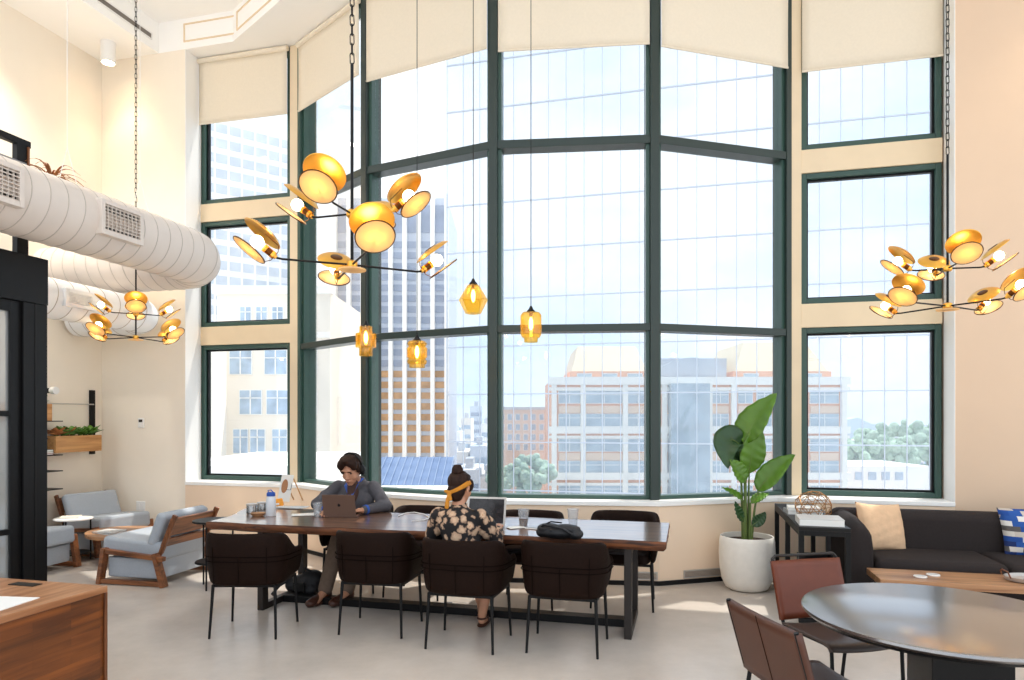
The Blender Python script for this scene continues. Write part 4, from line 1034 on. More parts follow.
q=tp(266,506.5); t=thing('snack_packet','folded orange paper packet behind the white bottle','packet',(q.x+.06,q.y+.06,Z1),R(20)); b=MB()
b.add([(-.09,-.05,0),(.09,-.05,0),(.10,.05,0),(-.09,.05,0),(-.07,-.01,.06),(.08,.0,.075),(.085,.02,.07),(-.07,.02,.055)],[(0,3,2,1),(0,1,5,4),(1,2,6,5),(2,3,7,6),(3,0,4,7),(4,5,6,7)]); b.build('wrap',MUST,t,0,bevel=.006)
MB().b2((-.05,-.062,.012),(.05,-.050,.03)).build('tag',PAPER,t,0)
def sheet(label,px,py,w,d,r,m=PAPER,h=.004,name='paper_sheet',cat='paper'):
    q=tp(px,py); t=thing(name,label,cat,(q.x,q.y,Z1),r); b=MB()
    def fn(u,v): return V((u-.5)*w,(v-.5)*d,h*.5+.003*math.sin(u*5+1)*math.sin(v*4))
    b.grid(lambda u,v: fn(u,v)+V(0,0,.002),10,8); b.build('sheet',m,t,60,solid=h*.5); return t
sheet('white paper lying left of the water cup',304,515,.22,.16,R(15))
sheet('grey folded newspaper behind the white bottle',292,508,.30,.16,R(-10),BK1,.008,'newspaper','newspaper')
sheet('white napkin under the coffee cup side of the table',516,528,.15,.10,R(25))
q=tp(532,529); t=thing('phone','white phone lying right of the coffee cup','phone',(q.x+.02,q.y,Z1),R(60)); MB().b2((-.035,-.07,0),(.035,.07,.008)).build('body',WHITE,t,0,bevel=.003); MB().b2((-.03,-.06,.0081),(.03,.06,.0085)).build('phone_screen',BK1,t,0)
t=thing('charging_cable','thin white cable curling on the tabletop beyond the woman','cable',(0,0,0))
MB().tube([tp(398,516,TZ+.006),tp(406,513,TZ+.006),tp(414,512.2,TZ+.007),tp(424,514,TZ+.006),tp(430,517.5,TZ+.006),tp(424,520,TZ+.006),tp(412,521,TZ+.006)],.004,6).build('cable',WHITE,t)
# black bag on the table
q=tp(559,541); t=thing('black_bag','black crumpled bag lying on the table edge above a chair','bag',(q.x+.0,q.y+.09,Z1),ROT)
b=MB(); rnd=random.Random(4)
b.ell((0,0,.05),(.16,.09,.05)); b.ell((-.07,.0,.075),(.09,.075,.04)); b.ell((.06,-.01,.075),(.11,.07,.038)); b.ell((.13,.0,.04),(.06,.08,.04)); b.ell((-.12,.01,.045),(.05,.07,.04))
for i in range(9): a=V(rnd.uniform(-.13,.1),rnd.uniform(-.06,.02),.07+.03*rnd.random()); b.capsule(a,.014,a+V(rnd.uniform(.03,.09),rnd.uniform(-.03,.03),rnd.uniform(-.03,.02)),.010)
BAGM=mat('black_nylon',(26,25,28),.6,var=.2,vs=40,bump=.4,bs=70)
smooth_solid(b,'bag_body',BAGM,t,.007,3)
MB().tube([(-.12,-.04,.09),(-.10,-.07,.11),(-.03,-.085,.105),(.05,-.09,.09),(.12,-.09,.05)],.009,6).build('strap',BAGM,t); MB().tube([(-.13,.0,.09),(-.05,-.02,.128),(.03,-.02,.122)],.006,6).build('zip',TUBSEAM,t)
# backpack on the floor
q=tp(304,592,0); t=thing('backpack','black backpack slumped on the floor under the long table','bag',(-1.93,6.42,0),R(-20))
b=MB(); b.ell((0,0,.10),(.17,.13,.10)); b.ell((.06,.0,.15),(.13,.11,.09)); b.ell((-.10,-.02,.09),(.11,.1,.08)); b.ell((.1,-.06,.07),(.08,.08,.07)); b.box((0,0,.02),(.26,.18,.04))
smooth_solid(b,'pack_body',BAGM,t,.012,4)
MB().tube([(-.12,-.06,.16),(-.2,-.14,.10),(-.26,-.17,.02),(-.20,-.2,.012),(-.10,-.17,.012)],.014,6).build('strap',BAGM,t); MB().tube([(.0,-.05,.22),(.04,-.08,.27),(.09,-.05,.235)],.01,6).build('top_loop',BAGM,t)
MB().b2((-.05,-.15,.06),(.08,-.13,.15)).build('front_pocket',BLKW,t,0,bevel=.012)
# adapter and lead under the table
q=tp(447,606,0); t=thing('power_adapter','white power adapter with lead on the floor under the table','adapter',(q.x,q.y,.0),R(20)); MB().b2((-.05,-.03,0),(.05,.03,.028)).build('brick',WHITE,t,0,bevel=.006)
MB().tube([(.05,0,.014),(.12,.03,.008),(.2,.0,.008),(.26,.06,.008),(.24,.12,.1),(.22,.16,.35),(.2,.2,.64)],.003,6).build('lead',WHITE,t)

# ================================================================ PEOPLE
def hand_shapes(b,wr,fwd,palm_n,side,curl=.5,s=1.0,typing=True):
    """wrist, forward direction, outward normal of the back of the hand, side toward the thumb"""
    f=V(fwd).normalized(); n=V(palm_n).normalized(); sd=V(side).normalized(); w=V(wr)
    Mx=Matrix((sd,f,n)).transposed().to_4x4()
    b.ell(w+f*.045*s,(.041*s,.052*s,.015*s),Mx); b.capsule(w,.023*s,w+f*.04*s,.026*s)
    for i,(off,L) in enumerate(((.031,.070),(.0105,.080),(-.0105,.075),(-.031,.058))):
        p=w+f*.088*s+sd*off*s; 
        d1=(f-n*curl*.35+sd*off*2.0).normalized(); d2=(f-n*curl*1.2+sd*off*1.6).normalized(); d3=(f*.6-n*curl*1.7).normalized()
        a=p+d1*L*.45*s; c=a+d2*L*.32*s; e=c+d3*L*.23*s
        b.capsule(w+f*.06*s+sd*off*.9*s,.0105*s,p,.0098*s,10); b.capsule(p,.0096*s,a,.0086*s,10); b.capsule(a,.0086*s,c,.008*s,10); b.capsule(c,.008*s,e,.007*s,10)
    q=w+f*.022*s+sd*.030*s; t1=q+(f*.55+sd*.62-n*.25).normalized()*.042*s; t2=t1+(f*.85+sd*.25-n*.25).normalized()*.032*s
    b.capsule(q,.014*s,t1,.011*s,10); b.capsule(t1,.011*s,t2,.0085*s,10)
def head_shapes(b,M,s=1.0):
    """head centre at M; local -y is the face, z up"""
    def e(c,r,m=None): b.ell(M@(V(c)*s),tuple(x*s for x in r),(M.to_3x3().to_4x4())@(m or Matrix()))
    e((0,.012,.035),(.076,.094,.088)); e((0,-.02,-.01),(.068,.078,.092)); e((0,-.045,-.065),(.048,.046,.048)); e((0,-.066,-.098),(.026,.022,.018))
    e((.040,-.05,-.035),(.026,.030,.034)); e((-.040,-.05,-.035),(.026,.030,.034))
    e((0,-.086,.030),(.050,.014,.013)); e((0,-.099,-.012),(.0105,.014,.03),rx(R(-14))); e((0,-.110,-.030),(.013,.0125,.011)); e((.011,-.102,-.034),(.009,.009,.008)); e((-.011,-.102,-.034),(.009,.009,.008))
    e((0,-.089,-.060),(.024,.012,.0075)); e((0,-.086,-.074),(.021,.012,.0085))
    for sx in (-1,1): e((sx*.077,.012,-.01),(.010,.020,.032),rx(R(10)))
def eyes(M,s,par):
    for sx in (-1,1):
        MB().ell(M@(V(sx*.031,-.084,.006)*s),(.0125*s,.007*s,.0055*s),M.to_3x3().to_4x4(),12,8).build('eye',BLK,par)
        MB().ell(M@(V(sx*.031,-.0985,.026)*s),(.020*s,.006*s,.005*s),M.to_3x3().to_4x4(),12,8).build('eyebrow',HAIR,par)
    MB().ell(M@(V(0,-.098,-.066)*s),(.021*s,.004*s,.003*s),M.to_3x3().to_4x4(),12,8).build('lips',mat('lip',(150,90,80),.5),par)

# ---- seated man, facing the camera (local -y), origin on the floor under the pelvis
MO=V(-1.52,6.80,0); man=thing('person','man in grey fleece and dark headphones, typing at the grey laptop','person',MO,ROT)
HMx=tr(.055,-.265,1.165)@rz(R(0))@rx(R(22)); hs=1.13
b=MB(); head_shapes(b,HMx,hs)
b.capsule((.04,-.19,1.09),.056,(.025,-.10,.98),.064); b.ell((.02,-.09,.95),(.17,.09,.08)); b.capsule((.01,-.06,.90),.14,(0,.02,.55),.13)
SR,SLf=V(.205,-.10,.985),V(-.165,-.12,.985)     # his left shoulder is at picture right
ER,EL=V(.345,-.13,.815),V(-.275,-.33,.835); HR,HL_=V(.235,-.40,.80),V(-.07,-.50,.80)
for S,E_,H_ in ((SR,ER,HR),(SLf,EL,HL_)):
    b.capsule(S,.055,E_,.042); b.capsule(E_,.042,H_,.028)
hand_shapes(b,HR,(-.62,-.78,0),(0,0,1),(-.78,.62,0),.45); hand_shapes(b,HL_,(.25,-.97,0),(0,0,1),(.97,.25,0),.45)
KN=[V(.04,-.50,.53),V(.21,-.50,.53)]; AN=[V(.0,-.66,.10),V(.19,-.60,.10)]
for i,hx in enumerate((-.10,.10)):
    b.capsule((hx,-.02,.53),.085,KN[i],.06); b.capsule(KN[i],.058,AN[i],.042); b.capsule(AN[i],.04,AN[i]+V(-.01,-.14,-.06),.03)
smooth_solid(b,'body',SKIN,man,.0055,2,.4)
eyes(HMx,hs,man)
# hair: a full mop with a side fringe
b=MB(); E3=HMx.to_3x3().to_4x4()
def he(c,r,m=None): b.ell(HMx@(V(c)*hs),tuple(x*hs for x in r),E3@(m or Matrix()))
he((0,.028,.055),(.086,.098,.085)); he((0,.06,.0),(.074,.06,.085)); he((.03,-.055,.092),(.058,.045,.036),ry(R(20))); he((-.04,-.055,.088),(.05,.045,.036),ry(R(-24))); he((-.055,-.075,.066),(.03,.026,.036)); he((.058,-.062,.066),(.028,.03,.04))
he((.076,-.02,.035),(.018,.035,.05)); he((-.076,-.02,.035),(.018,.035,.05)); he((0,-.03,.115),(.07,.07,.032))
for i in range(22):
    a=random.uniform(-1.5,1.5); p=V(math.sin(a)*.072,-.03+.05*random.random()-.05*math.cos(a),.085+.03*random.random()); b.capsule(HMx@(p*hs),.012,HMx@((p+V(math.sin(a)*.018,-.02,-.028))*hs),.006,8)
smooth_solid(b,'hair',HAIR,man,.006,2,.35)
# headphones
hp=[HMx@(V(.092*math.cos(a),.018,.02+.128*math.sin(a))*hs) for a in [PI*i/20 for i in range(21)]]
o=MB().tube(hp,.009,8).build('headphone_band',BLK,man)
for sx in (-1,1): MB().ell(HMx@(V(sx*.093,.014,-.005)*hs),(.022*hs,.036*hs,.044*hs),E3).build('headphone_cup',BLK,o)
# jacket
b=MB(); b.ell((.02,-.075,.955),(.205,.105,.075)); b.capsule((.012,-.07,.90),.158,(0,.0,.62),.155); b.ell((0,.02,.60),(.19,.14,.12)); b.ell((.1,-.11,.86),(.11,.09,.1)); b.ell((-.075,-.12,.86),(.11,.09,.1))
for S,E_,H_,sg in ((SR,ER,HR,1),(SLf,EL,HL_,-1)):
    b.capsule(S,.066,E_,.058); b.ell(E_,(.062,.062,.06)); b.capsule(E_,.058,H_+(E_-H_)*.10,.043); 
    md=(S+E_)/2; b.ell(md+V(.02*sg,-.02,-.02),(.058,.064,.075))
    for k2 in range(3): w=E_+(H_-E_)*(.25+.2*k2); b.ell(w,(.053-.005*k2,)*3)
b.ell((.115,-.08,1.0),(.095,.07,.042)); b.ell((-.08,-.085,1.0),(.095,.07,.042))
b.ring([(.075,-.02),(.095,-.03),(.098,.03),(.085,.05),(.072,.045)],24,tr(.035,-.13,1.015)@rx(R(24)))
jk=smooth_solid(b,'fleece_jacket',JACK,man,.009,3,.5)
for E_,H_ in ((ER,HR),(EL,HL_)):
    d=(H_-E_).normalized(); q=d.to_track_quat('Z','Y').to_matrix().to_4x4()
    MB(Matrix.Translation(E_+(H_-E_)*.87)@q).ring([(.036,-.012),(.0475,-.012),(.046,.012),(.036,.012)],20).build('cuff',BLUEP,jk)
# open collar with blue lining and brown shirt in the V
b=MB(); b.capsule((.04,-.215,1.03),.052,(.03,-.215,.90),.055); b.ell((.035,-.205,.95),(.06,.05,.10)); smooth_solid(b,'shirt',SHIRT,man,.008,2)
for sx,tip in ((1,V(.095,-.215,1.015)),(-1,V(-.04,-.23,1.005))):
    b=MB(); pts=[V(.035+sx*.075,-.12,1.065),tip,V(.04+sx*.018,-.262,.905)]; ins=[V(.035+sx*.058,-.135,1.075),V(.035+sx*.030,-.235,1.01),V(.04+sx*.002,-.268,.905)]
    vs=[]; 
    for i in range(3): vs+= [pts[i],ins[i]]
    b.add(vs,[(0,1,3,2),(2,3,5,4)]); b.build('collar_lining',BLUEP,jk,0,solid=.014)
# trousers and shoes
b=MB(); b.ell((0,.0,.55),(.185,.15,.11))
for i,hx in enumerate((-.10,.10)):
    b.capsule((hx,-.03,.545),.098,KN[i],.078); b.capsule(KN[i],.076,AN[i]+V(0,.0,.02),.066)
smooth_solid(b,'trousers',KHAKI,man,.009,3)
for i in range(2):
    b=MB(); a=AN[i]; b.capsule(a+V(0,.03,-.035),.045,a+V(-.03,-.17,-.057),.042); b.ell(a+V(-.032,-.19,-.062),(.048,.06,.036)); b.ell(a+V(-.015,-.07,-.085),(.045,.13,.016)); b.ell(a+V(0,.03,-.04),(.045,.05,.06))
    smooth_solid(b,'shoe',SHOEB,man,.007,2)

# ---- seated woman seen from behind (local +y is the way she faces)
WOo=V(-.324,5.06,0); wo=thing('person','woman in a dark floral blouse and mustard headband, seen from behind','person',WOo,ROT)
HW_=tr(-.062,.0,1.145)@rz(PI-R(14))@rx(R(10)); hs=.97
b=MB(); head_shapes(b,HW_,hs)
b.capsule((-.065,-.005,1.08),.045,(-.065,-.04,.98),.056); b.ell((-.06,-.05,.945),(.15,.075,.06)); b.capsule((-.055,-.05,.90),.115,(-.01,-.06,.56),.135)
S1,S2=V(-.215,-.045,.935),V(.105,-.045,.935); E1,E2=V(-.285,.03,.775),V(.19,.05,.765); H1,H2=V(-.10,.36,.80),V(.13,.38,.80)
for S,E_,H_ in ((S1,E1,H1),(S2,E2,H2)): b.capsule(S,.046,E_,.038); b.capsule(E_,.038,H_,.025)
hand_shapes(b,H1,(.25,.97,0),(0,0,1),(.97,-.25,0),.45,.9); hand_shapes(b,H2,(-.25,.97,0),(0,0,1),(-.97,-.25,0),.45,.9)
K2=[V(-.10,.42,.52),V(.06,.42,.53)]; A2_=[V(-.07,.58,.09),V(-.01,.38,.09)]
for i,hx in enumerate((-.10,.10)):
    b.capsule((hx,-.04,.54),.085,K2[i],.058); b.capsule(K2[i],.054,K2[i]*.5+A2_[i]*.5+V(0,-.01,0),.050); b.capsule(K2[i]*.5+A2_[i]*.5,.05,A2_[i],.034)
    b.capsule(A2_[i]+V(0,.0,-.04),.03,A2_[i]+V(0,.13,-.068),.024)
smooth_solid(b,'body',SKIN,wo,.0055,2,.4)
eyes(HW_,hs,wo)
b=MB(); E3=HW_.to_3x3().to_4x4()
def hw(c,r,m=None): b.ell(HW_@(V(c)*hs),tuple(x*hs for x in r),E3@(m or Matrix()))
hw((0,.026,.042),(.087,.098,.090)); hw((0,.055,-.03),(.074,.062,.07)); hw((0,.05,-.075),(.055,.045,.04)); hw((0,-.02,.085),(.066,.06,.030)); hw((.07,-.03,.02),(.02,.04,.05)); hw((-.07,-.03,.02),(.02,.04,.05))
hair=smooth_solid(b,'hair',HAIR,wo,.006,3,.5)
b=MB(); c0=HW_@(V(-.005,.072,.128)*hs); b.ell(c0,(.043,.040,.035))
for i in range(10):
    a=2*PI*i/10; b.capsule(c0+V(.030*math.cos(a),.028*math.sin(a),-.015),.016,c0+V(.020*math.cos(a+.9),.02*math.sin(a+.9),.026),.012,8)
smooth_solid(b,'hair_bun',HAIR,wo,.005,2,.4)
# headband: a band round the head rising over the crown toward the front, knot at the nape
MBd=HW_@Matrix.Scale(hs,4)@tr(0,0,.012)@rx(R(-26))@ry(R(20)); bd=MB()
def bnd(u,v):
    a=2*PI*u; return MBd@V(.093*math.cos(a),.022+.107*math.sin(a),.0+(v-.5)*.038*(1.05-.35*max(0,math.sin(a)))) 
bd.grid(bnd,40,3); hb=bd.build('headband',MUST,wo,60,solid=.006)
kn=MBd@V(.022,.128,-.002); b=MB(); b.ell(kn,(.020,.016,.018)); b.capsule(kn,.012,kn+V(-.012,-.012,-.05),.015,10); b.capsule(kn+V(-.012,-.012,-.05),.015,kn+V(-.014,-.02,-.10),.017,10); b.capsule(kn,.01,kn+V(.012,-.012,-.045),.012,10); b.capsule(kn,.010,kn+V(-.03,.002,.012),.014,10)
smooth_solid(b,'headband_knot',MUST,hb,.004,2,.4)
b=MB(); b.ell((-.06,-.05,.945),(.182,.085,.055)); b.capsule((-.055,-.052,.89),.135,(-.02,-.06,.64),.13); b.ell((-.05,-.07,.86),(.165,.10,.10)); b.ell((-.03,-.065,.74),(.15,.11,.12)); b.ell((-.01,-.06,.60),(.155,.125,.10)); b.capsule((-.065,-.02,1.0),.062,(-.06,-.05,.93),.09)
for S,E_,H_ in ((S1,E1,H1),(S2,E2,H2)): 
    b.capsule(S,.066,E_,.066); b.ell((S+E_)/2,(.07,.072,.09)); b.capsule(E_,.062,E_+(H_-E_)*.55,.052)
smooth_solid(b,'floral_blouse',FLORAL,wo,.009,3)
b=MB(); b.ell((0,-.05,.545),(.18,.15,.10))
for i,hx in enumerate((-.10,.10)): b.capsule((hx,-.04,.545),.095,K2[i],.07); b.capsule(K2[i],.068,K2[i]*.62+A2_[i]*.38,.062)
smooth_solid(b,'trousers',mat('black_trousers',(30,28,30),.9),wo,.009,3)
for i in range(2):
    b=MB(); a=A2_[i]; b.ell(a+V(0,.06,-.075),(.042,.125,.014)); s=b.build('sandal',SHOEB,wo); 
    MB().tube([a+V(-.038,.08,-.07),a+V(-.03,.08,-.035),a+V(0,.085,-.028),a+V(.03,.08,-.035),a+V(.038,.08,-.07)],.009,6).build('sandal_strap',SHOEB,s)
    MB().tube([a+V(.034*math.cos(2*PI*k/14),.034*math.sin(2*PI*k/14),-.02) for k in range(14)],.008,6,closed=True).build('sandal_strap',SHOEB,s)
# ================================================================ OUTSIDE
GZ=-24.0
def XO(px,Y): return (px-512)/F*Y
def ZO(py,Y): return CAM_H+(418-py)/F*Y
STONE=mat('pale_stone',(236,228,216),.8,var=.03,vs=.6)  # outdoor colours are lightened to paint in distance haze
STW=mat('white_stone',(244,242,238),.8)
WING=mat('blue_grey_window',(172,190,208),.25,var=.25,vs=.8)
RIBW=mat('white_concrete',(240,240,242),.8)
BANDB=mat('grey_blue_glazing',(156,166,186),.3,var=.15,vs=.5)
BANDT=mat('tan_reflection_glazing',(196,156,116),.3,var=.3,vs=.7)  # warm reflection on the lower tower bands painted as glass colour
ROOFB=mat('blue_metal_roof',(118,140,176),.5)
BRICK=mat('pale_brick',(240,178,138),.85,var=.06,vs=.5)
PALEB=mat('pale_glazing',(206,214,224),.3,var=.1,vs=.5)
GOLDR=mat('golden_mansard',(244,222,184),.5,var=.04,vs=.3)
GREYR=mat('grey_curved_roof',(196,200,206),.5)
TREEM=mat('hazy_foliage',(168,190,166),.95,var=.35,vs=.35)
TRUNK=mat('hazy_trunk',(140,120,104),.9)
struct(MB().b2((-260,12,GZ-1),(320,620,GZ)).build('ground_outside',mat('city_ground',(206,206,204),.9,var=.1,vs=.05),smooth=0),'pale street level far below the windows','ground')
b=MB(); pr=[(-260,0)]+[(-260+12*i,9+5*math.sin(i*.7)+3*math.sin(i*1.9+1)) for i in range(50)]+[(330,0)]
b.add([(x,600+dy,GZ+ (h if h else 0)+ (10 if h else 0)) for dy in (0,60) for x,h in pr],[tuple(range(52)),tuple(range(103,51,-1))]+[(i,52+i,52+(i+1)%52,(i+1)%52) for i in range(52)])
struct(b.build('hills_outside',mat('hazy_hills',(196,208,218),.9),smooth=0),'hazy blue hills along the horizon','hills')
def bld(name,label,x0,x1,y0,y1,z1,m,group=None,cat='building',rot=0,kind=None):
    t=thing(name,label,cat,((x0+x1)/2,y0,GZ),rot,group); w=(x1-x0)/2
    MB().b2((-w,0,0),(w,y1-y0,z1-GZ)).build('walls',m,t,0)
    return t,w
def win(t,x,z,w,h,y=0,m=None,lites=True):
    f=MB(); f.b2((x-w/2-.07,y-.12,z-.07),(x+w/2+.07,y+.02,z+h+.07)); o=f.build('window',STW,t,0)
    g=MB(); g.b2((x-w/2,y-.16,z),(x+w/2,y-.1,z+h)); g.build('glazing',m or WING,o,0)
    if lites:
        q=MB(); q.b2((x-.05,y-.2,z),(x+.05,y-.15,z+h)); q.b2((x-w/2,y-.2,z+h*.66),(x+w/2,y-.15,z+h*.66+.08)); q.build('muntin',STW,o,0)
# stone office block at left
Y=61; t,w=bld('stone_building','pale stone office block with blue-grey sash windows, seen through the narrow left windows',XO(217,Y),XO(330,Y),Y,Y+16,ZO(292,Y),STONE)
cx=(XO(217,Y)+XO(330,Y))/2
for row,xs in ((363,(241,276,306)),(403,(251,278,306)),(442,(241,258,280,306)),(480,(251,278,306)),(312,(246,262,278,300))):
    for px in xs: win(t,XO(px,Y)-cx,ZO(row+11,Y)-GZ,(1.9 if row!=442 else 1.25) if row!=312 else .9,2.1 if row!=312 else 1.4)
MB().b2((-w-.3,-.4,ZO(292,Y)-GZ-.2),(w+.3,.5,ZO(292,Y)-GZ+.5)).build('cornice',STW,t,0)
MB().b2((-w,-.25,ZO(335,Y)-GZ-.25),(w,.1,ZO(335,Y)-GZ+.25)).build('string_course',STW,t,0)
t,w=bld('narrow_building','narrow pale building edge at the left side of the lowest left window',XO(150,56),XO(216,56),56,58,ZO(340,56),STONE)
for i in range(6): win(t,w-3.2,ZO(270+35*i,56)-GZ,1.4,1.7)
# white gridded tower rising behind it, turned away
Y=88; t=thing('office_tower','white gridded office tower rising behind the stone block at left','building',(XO(196,Y),Y,GZ),R(38))
TW,TH=15,ZO(108,Y)-GZ; MB().b2((0,0,0),(TW,18,TH)).build('walls',RIBW,t,0)
for i in range(24):
    z=TH-2.4-i*2.0
    MB().b2((.6,-.08,z),(TW-.6,.05,z+1.15)).build('window_band',PALEB,t,0)
g=MB()
for i in range(9): g.b2((.4+i*1.72,-.35,TH-52),(.62+i*1.72,0,TH-1.2))
g.build('fins',STW,t,0)
# ribbed tower
Y=90; x0,x1=XO(336,Y),XO(447,Y); t,w=bld('ribbed_tower','tall tower with white vertical ribs and glazed bands, behind the seated man',x0,x1,Y,Y+16,ZO(198,Y),mat('pale_blue_spandrel',(196,203,216),.6),cat='tower')
H=ZO(198,Y)-GZ
MB().b2((-w,-.1,H-4.6),(w,.1,H-1.0)).build('parapet_band',BANDB,t,0)
z=H-6.6
for i in range(32):
    MB().b2((-w+.2,-.12,z),(w-.2,.1,z+.85)).build('window_band',BANDB if z+GZ>8 else BANDT,t,0); z-=1.42
for i in range(9):
    x=-w+i*(2*w/8); MB().b2((x-.27,-.9,0),(x+.27,.0,H+.3)).build('rib',STW,t,0)
# blue standing seam roof
t=thing('blue_roof','blue standing-seam roof just above the sill behind the man and woman','roof',(XO(412,48),48,GZ),R(0))
b=MB(); xx=XO(450,47)-XO(412,48); zt,zb=ZO(457,50)-GZ,ZO(486,45.5)-GZ
b.add([(-4.6,-2.5,zb),(xx,-2.5,zb),(xx,2,zt),(-4.6,2,zt),(-4.6,2,0),(xx,2,0),(-4.6,-2.5,0),(xx,-2.5,0)],[(0,1,2,3),(3,2,5,4),(6,7,1,0),(7,5,2,1),(4,6,0,3)]); b.build('roof_sheet',ROOFB,t,0)
b=MB(); n=Vector((0,zb-zt,4.5)).normalized()
for i in range(16): x=-4.6+i*(xx+4.6)/15; b.bar((x,-2.5,zb+.04),(x,2,zt+.04),.06,.12)
b.build('seams',mat('seam_pale',(150,168,196),.5),t,0)
# white terrace just outside the left windows
t,w=bld('roof_terrace','white flat roof just outside the narrow left windows',XO(150,24),XO(300,24),24,34,ZO(466,24),STW,cat='roof')
MB().b2((-w,-.1,ZO(466,24)-GZ-.9),(w,.05,ZO(466,24)-GZ-.6)).build('parapet_line',STONE,t,0)
t,w=bld('roof_terrace','white flat roof below the seated man window',XO(296,30),XO(450,30),28,31,ZO(488,30),STW,cat='roof')
MB().b2((-w,-.1,ZO(488,30)-GZ-.4),(w,.05,ZO(488,30)-GZ-.25)).build('parapet_line',STONE,t,0)
Y=120; t,w=bld('ornate_tower','beige ornate tower between the left bay mullions',XO(305,Y),XO(332,Y),Y,Y+8,ZO(378,Y),BRICK,cat='tower')
for r in range(6):
    for c in range(3): win(t,-1.5+1.5*c,ZO(395+15*r,Y)-GZ,.8,1.5,lites=False)
MB().b2((-w-.4,-.4,ZO(378,Y)-GZ),(w+.4,8.4,ZO(374,Y)-GZ)).build('cornice',STW,t,0)
# glass curtain wall
FW=Vector((0,58,0)); t=thing('glass_curtain_wall','vast pale blue glass curtain wall with a thin grid, across the street','glass facade',FW+Vector((UX,UY,0))*-5.84+Vector((0,0,GZ)),ROT)
FL,FH=58,ZO(418,1)-GZ+46
MB().b2((0,0,0),(FL,.12,FH)).build('glass_skin',glass('sky_glass',(.835,.858,.885),.03,.0,white=.10,wc=(226,239,252)),t,0)  # tint and white veil stand in for mirrored sky and haze
g=MB()
for i in range(40): g.b2((i*1.5-.03,-.10,0),(i*1.5+.03,0,FH))
z0=ZO(346,58)-GZ
for i in range(-7,12): 
    z=z0+i*4.08; g.b2((0,-.16,z-.05),(FL,0,z+.05))
g.build('mullion_grid',mat('pale_mullion',(186,192,204),.6),t,0)
# big brick building with golden roofs: a facade reflection, built solid behind the glass
STW2=mat('warm_white_stone',(255,248,236),.8)
Y=78; x0,x1=XO(551,Y),XO(846,Y); t,w=bld('reflected_brick_building','long brick building with white bands and golden mansard roofs, a reflection built behind the glass curtain wall',x0,x1,Y,Y+14,ZO(380,Y),BRICK); cx=(x0+x1)/2
lx=lambda px: XO(px,Y)-cx
lz=lambda py: ZO(py,Y)-GZ
for py,h in ((381,.9),(389,.35),(430,.8),(437,.3),(476,.8),(484,.3)):
    MB().b2((-w-.3,-.5 if h>.5 else -.35,lz(py)-h/2),(w+.3,.2,lz(py)+h/2)).build('stone_band',STW2,t,0)
DGL=mat('pale_blue_glazing',(180,194,202),.25,var=.2,vs=.6)
for px0,px1 in ((559,580),(586,622),(628,648),(668,676),(680,706),(712,728),(738,752),(757,771),(810,838)):
    x=(lx(px0)+lx(px1))/2; wd=lx(px1)-lx(px0)
    for py in (398,421,446,468,492): win(t,x,lz(py+5),wd,1.35,m=DGL)
    for py in (410,457): MB().b2((x-wd/2,-.18,lz(py+3)),(x+wd/2,.05,lz(py-4))).build('spandrel',mat('spandrel_tan',(240,206,174),.8) if px0==559 else bpy.data.materials['spandrel_tan'],t,0)
for px in (554,583,625,652,664,709,733,775,804,843): MB().b2((lx(px)-.28,-.43,0),(lx(px)+.28,.1,lz(385))).build('pilaster',STW2,t,0)
def mansard(p0,p1,q0,q1,yb,yt,m,y0=1,dy=14,nm='mansard_roof'):
    b=MB(); zb,zt=lz(yb),lz(yt); a,c,d,e=lx(p0),lx(p1),lx(q0),lx(q1)
    b.add([(a,y0,zb),(c,y0,zb),(c,y0+dy,zb),(a,y0+dy,zb),(d,y0+2.2,zt),(e,y0+2.2,zt),(e,y0+dy-2,zt),(d,y0+dy-2,zt)],[(0,3,2,1),(0,1,5,4),(1,2,6,5),(2,3,7,6),(3,0,4,7),(4,5,6,7)]); b.build(nm,m,t,0)
for p0,p1,q0,q1 in ((572,648,580,640),(736,831,751,815)):
    MB().b2((lx(p0)-.2,.3,lz(382)),(lx(p1)+.2,14,lz(371))).build('attic_storey',BRICK,t,0)
    mansard(p0,p1,q0,q1,372,344 if p0<600 else 340,GOLDR,.4)
    for k2 in range(3):
        xx=lx(p0)+(lx(p1)-lx(p0))*(k2+.5)/3; win(t,xx,lz(380),1.6,.7,.3,m=DGL,lites=False)
b=MB(); n=16; a,c=lx(659),lx(728); base=lz(381); pts=[(a,base)]+[(a+(c-a)*i/n,lz(368)+ (lz(357)-lz(368))*math.sin(PI*i/n)) for i in range(n+1)]+[(c,base)]
m=len(pts); b.add([(x,y,z) for y in (.6,14) for x,z in pts],[tuple(range(m)),tuple(range(2*m-1,m-1,-1))]+[(i,m+i,m+(i+1)%m,(i+1)%m) for i in range(m)]); b.build('curved_roof',GREYR,t,0)
MB().b2((lx(663),3,lz(372)),(lx(735),13,lz(356))).build('roof_plant_room',GREYR,t,0)
MB().b2((lx(668),-1.6,0),(lx(706),0,lz(384))).build('glazed_bay',DGL,t,0)
